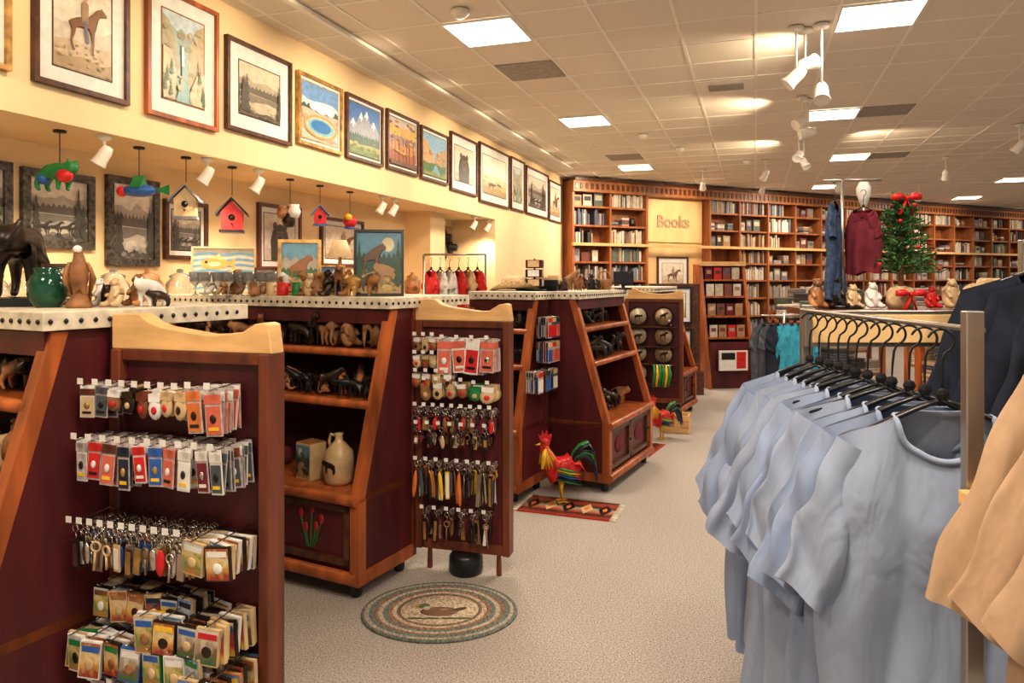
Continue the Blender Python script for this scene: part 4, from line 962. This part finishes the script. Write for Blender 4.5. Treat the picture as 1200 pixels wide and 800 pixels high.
def table(x,y,rz,w,d,mats_,zt=.95,stack=.45,name='display_table'):
    m=MB(TR(x,y,0) @ RZ(rz))
    m.box((-w/2,-d/2,zt-.04),(w/2,d/2,zt),ORW); m.box((-w/2+.04,-d/2+.04,.25),(w/2-.04,d/2-.04,.28),ORW)
    for sx in (-1,1):
        for sy in (-1,1): m.box((sx*(w/2-.05)-.03,sy*(d/2-.05)-.03,0),(sx*(w/2-.05)+.03,sy*(d/2-.05)+.03,zt-.04),ORW)
    ob=m.done(name,.005)
    for zz,st in ((zt,stack),(.28,.5)):
        g=MB(TR(x,y,zz) @ RZ(rz))
        nx=int(w/.3)
        for i in range(nx):
            for j in range(2):
                cx=-w/2+.17+i*(w-.34)/max(1,nx-1); cy=-d/4+j*d/2; mm=R.choice(mats_); z=0
                for k in range(R.randint(4,int(st/.035))):
                    hh=R.uniform(.028,.04); g.box((cx-.12+R.uniform(-.01,.01),cy-.14,z),(cx+.12+R.uniform(-.01,.01),cy+.14,z+hh*.95),mm if R.random()<.7 else R.choice(mats_)); z+=hh
        g.done('folded_stock',.010,parent=ob)
cl=[NAVY,MAROON,GREY,TAN,DENIM,STONE,GREY]
table(4.25,6.2,.3,1.3,.8,cl); table(6.6,7.9,.3,1.4,.8,cl); table(4.1,9.4,.4,1.2,.8,bookm); table(6.4,10.2,.4,1.6,.8,cl+bookm); table(8.9,11.7,.4,1.6,.8,cl+bookm); table(5.2,12.2,.4,1.5,.8,bookm)
hat(3.95,6.0,1.38,STRAW,1); hat(4.3,6.0,1.36,STONE,1,.5); hat(4.6,6.2,1.38,LEATH,1,1)
m=MB(); m.tube([(-.85,7.0,1.72),(-.25,6.9,1.72)],.01,STEEL); m.tube([(-.85,7.0,0),(-.85,7.0,1.72)],.012,STEEL); m.tube([(-.25,6.9,0),(-.25,6.9,1.72)],.012,STEEL)
for p in ((-.85,7.0),(-.25,6.9)): m.box((p[0]-.03,p[1]-.2,0),(p[0]+.03,p[1]+.2,.04),STEEL)
m.done('garment_rail')
for i in range(6): garment('hanging_apron',TR(-.78+i*.09,6.99-.015*i,1.70) @ RZ(-1.0) @ Matrix.Scale(.8,4),[RED,WHITE,WHITE,RED,STONE,RED][i],W=.14,Lg=.6,slv=.2,seed=400+i,sub=0)
m=MB(L)
for i in range(5): m.lathe([(.09,0),(.10,.01),(.05,.02),(.045,.09),(.001,.10)],[BLACK,DKB][i%2],16,TR(-3.685,7.82+i*.17,2.0-.12*(i%3)) @ RY(pi/2))
m.done('wall_hats')
m=MB(TR(2.15,9.45,0)); m.box((-.35,0,.0),(.3,.12,1.42),WALN); m.box((-.35,-.2,.0),(.3,.0,.3),WALN); st=m.done('print_display_stand',.005)
for z,kd in ((.9,'pale'),(.35,'bw')):
    framed('framed_print',TR(2.14,9.448,z) @ RZ(pi) @ TR(-.2,0,0),.42,.48,kd,BLACK,.025,.06)

# ------------------------------------------------------------------ lights
for s in [i*1.15+1.2 for i in range(10)]:
    p=L @ V((-2.1,s,3.1)); q=L @ V((-3.11,s+.1,2.55)); spot('wall_wash',p,q,37,95,.8)
for u in (122,243,303,448,572):
    x,y=sofp(u,3.3); spot('soffit_lamp',(x,y,2.03),(x-.2+.0,y+.3,1.2),26,120,.8)
spot('ceiling_bounce',(2.08,5.0,3.0),(1.3,6.0,3.2),46,110,.9)
spot('ceiling_bounce',(2.6,6.9,2.95),(1.6,7.6,3.2),42,100,.9)
spot('ceiling_bounce',(3.4,8.9,2.95),(2.4,10.2,3.2),46,100,.9)
spot('ceiling_bounce',(3.9,8.4,2.95),(5.4,9.2,3.2),34,100,.9)
for s in (.6,2.3,4,7,10,13):
    p=BK @ V((s,1.8,3.05)); q=BK @ V((s,0,1.9)); spot('book_wash',p,q,66,100,.8)
p=BK @ V((2.26,1.4,3.05)); q=BK @ V((2.26,0,2.5)); spot('sign_fill',p,q,40,60,.6)  # fill lamp added to brighten the sign, has no fixture
spot('aisle_spot',(1.9,4.9,2.7),(-.4,3.8,.6),75,55,.7,r=.06)
spot('aisle_spot',(2.8,6.8,2.8),(.8,5.3,.6),75,55,.7,r=.06)
spot('front_spot',(.6,.2,3.1),(-.9,2.6,.8),85,80,.9,r=.08)
spot('front_spot',(-.1,.6,3.1),(.8,1.8,1.0),62,75,.9,r=.05)
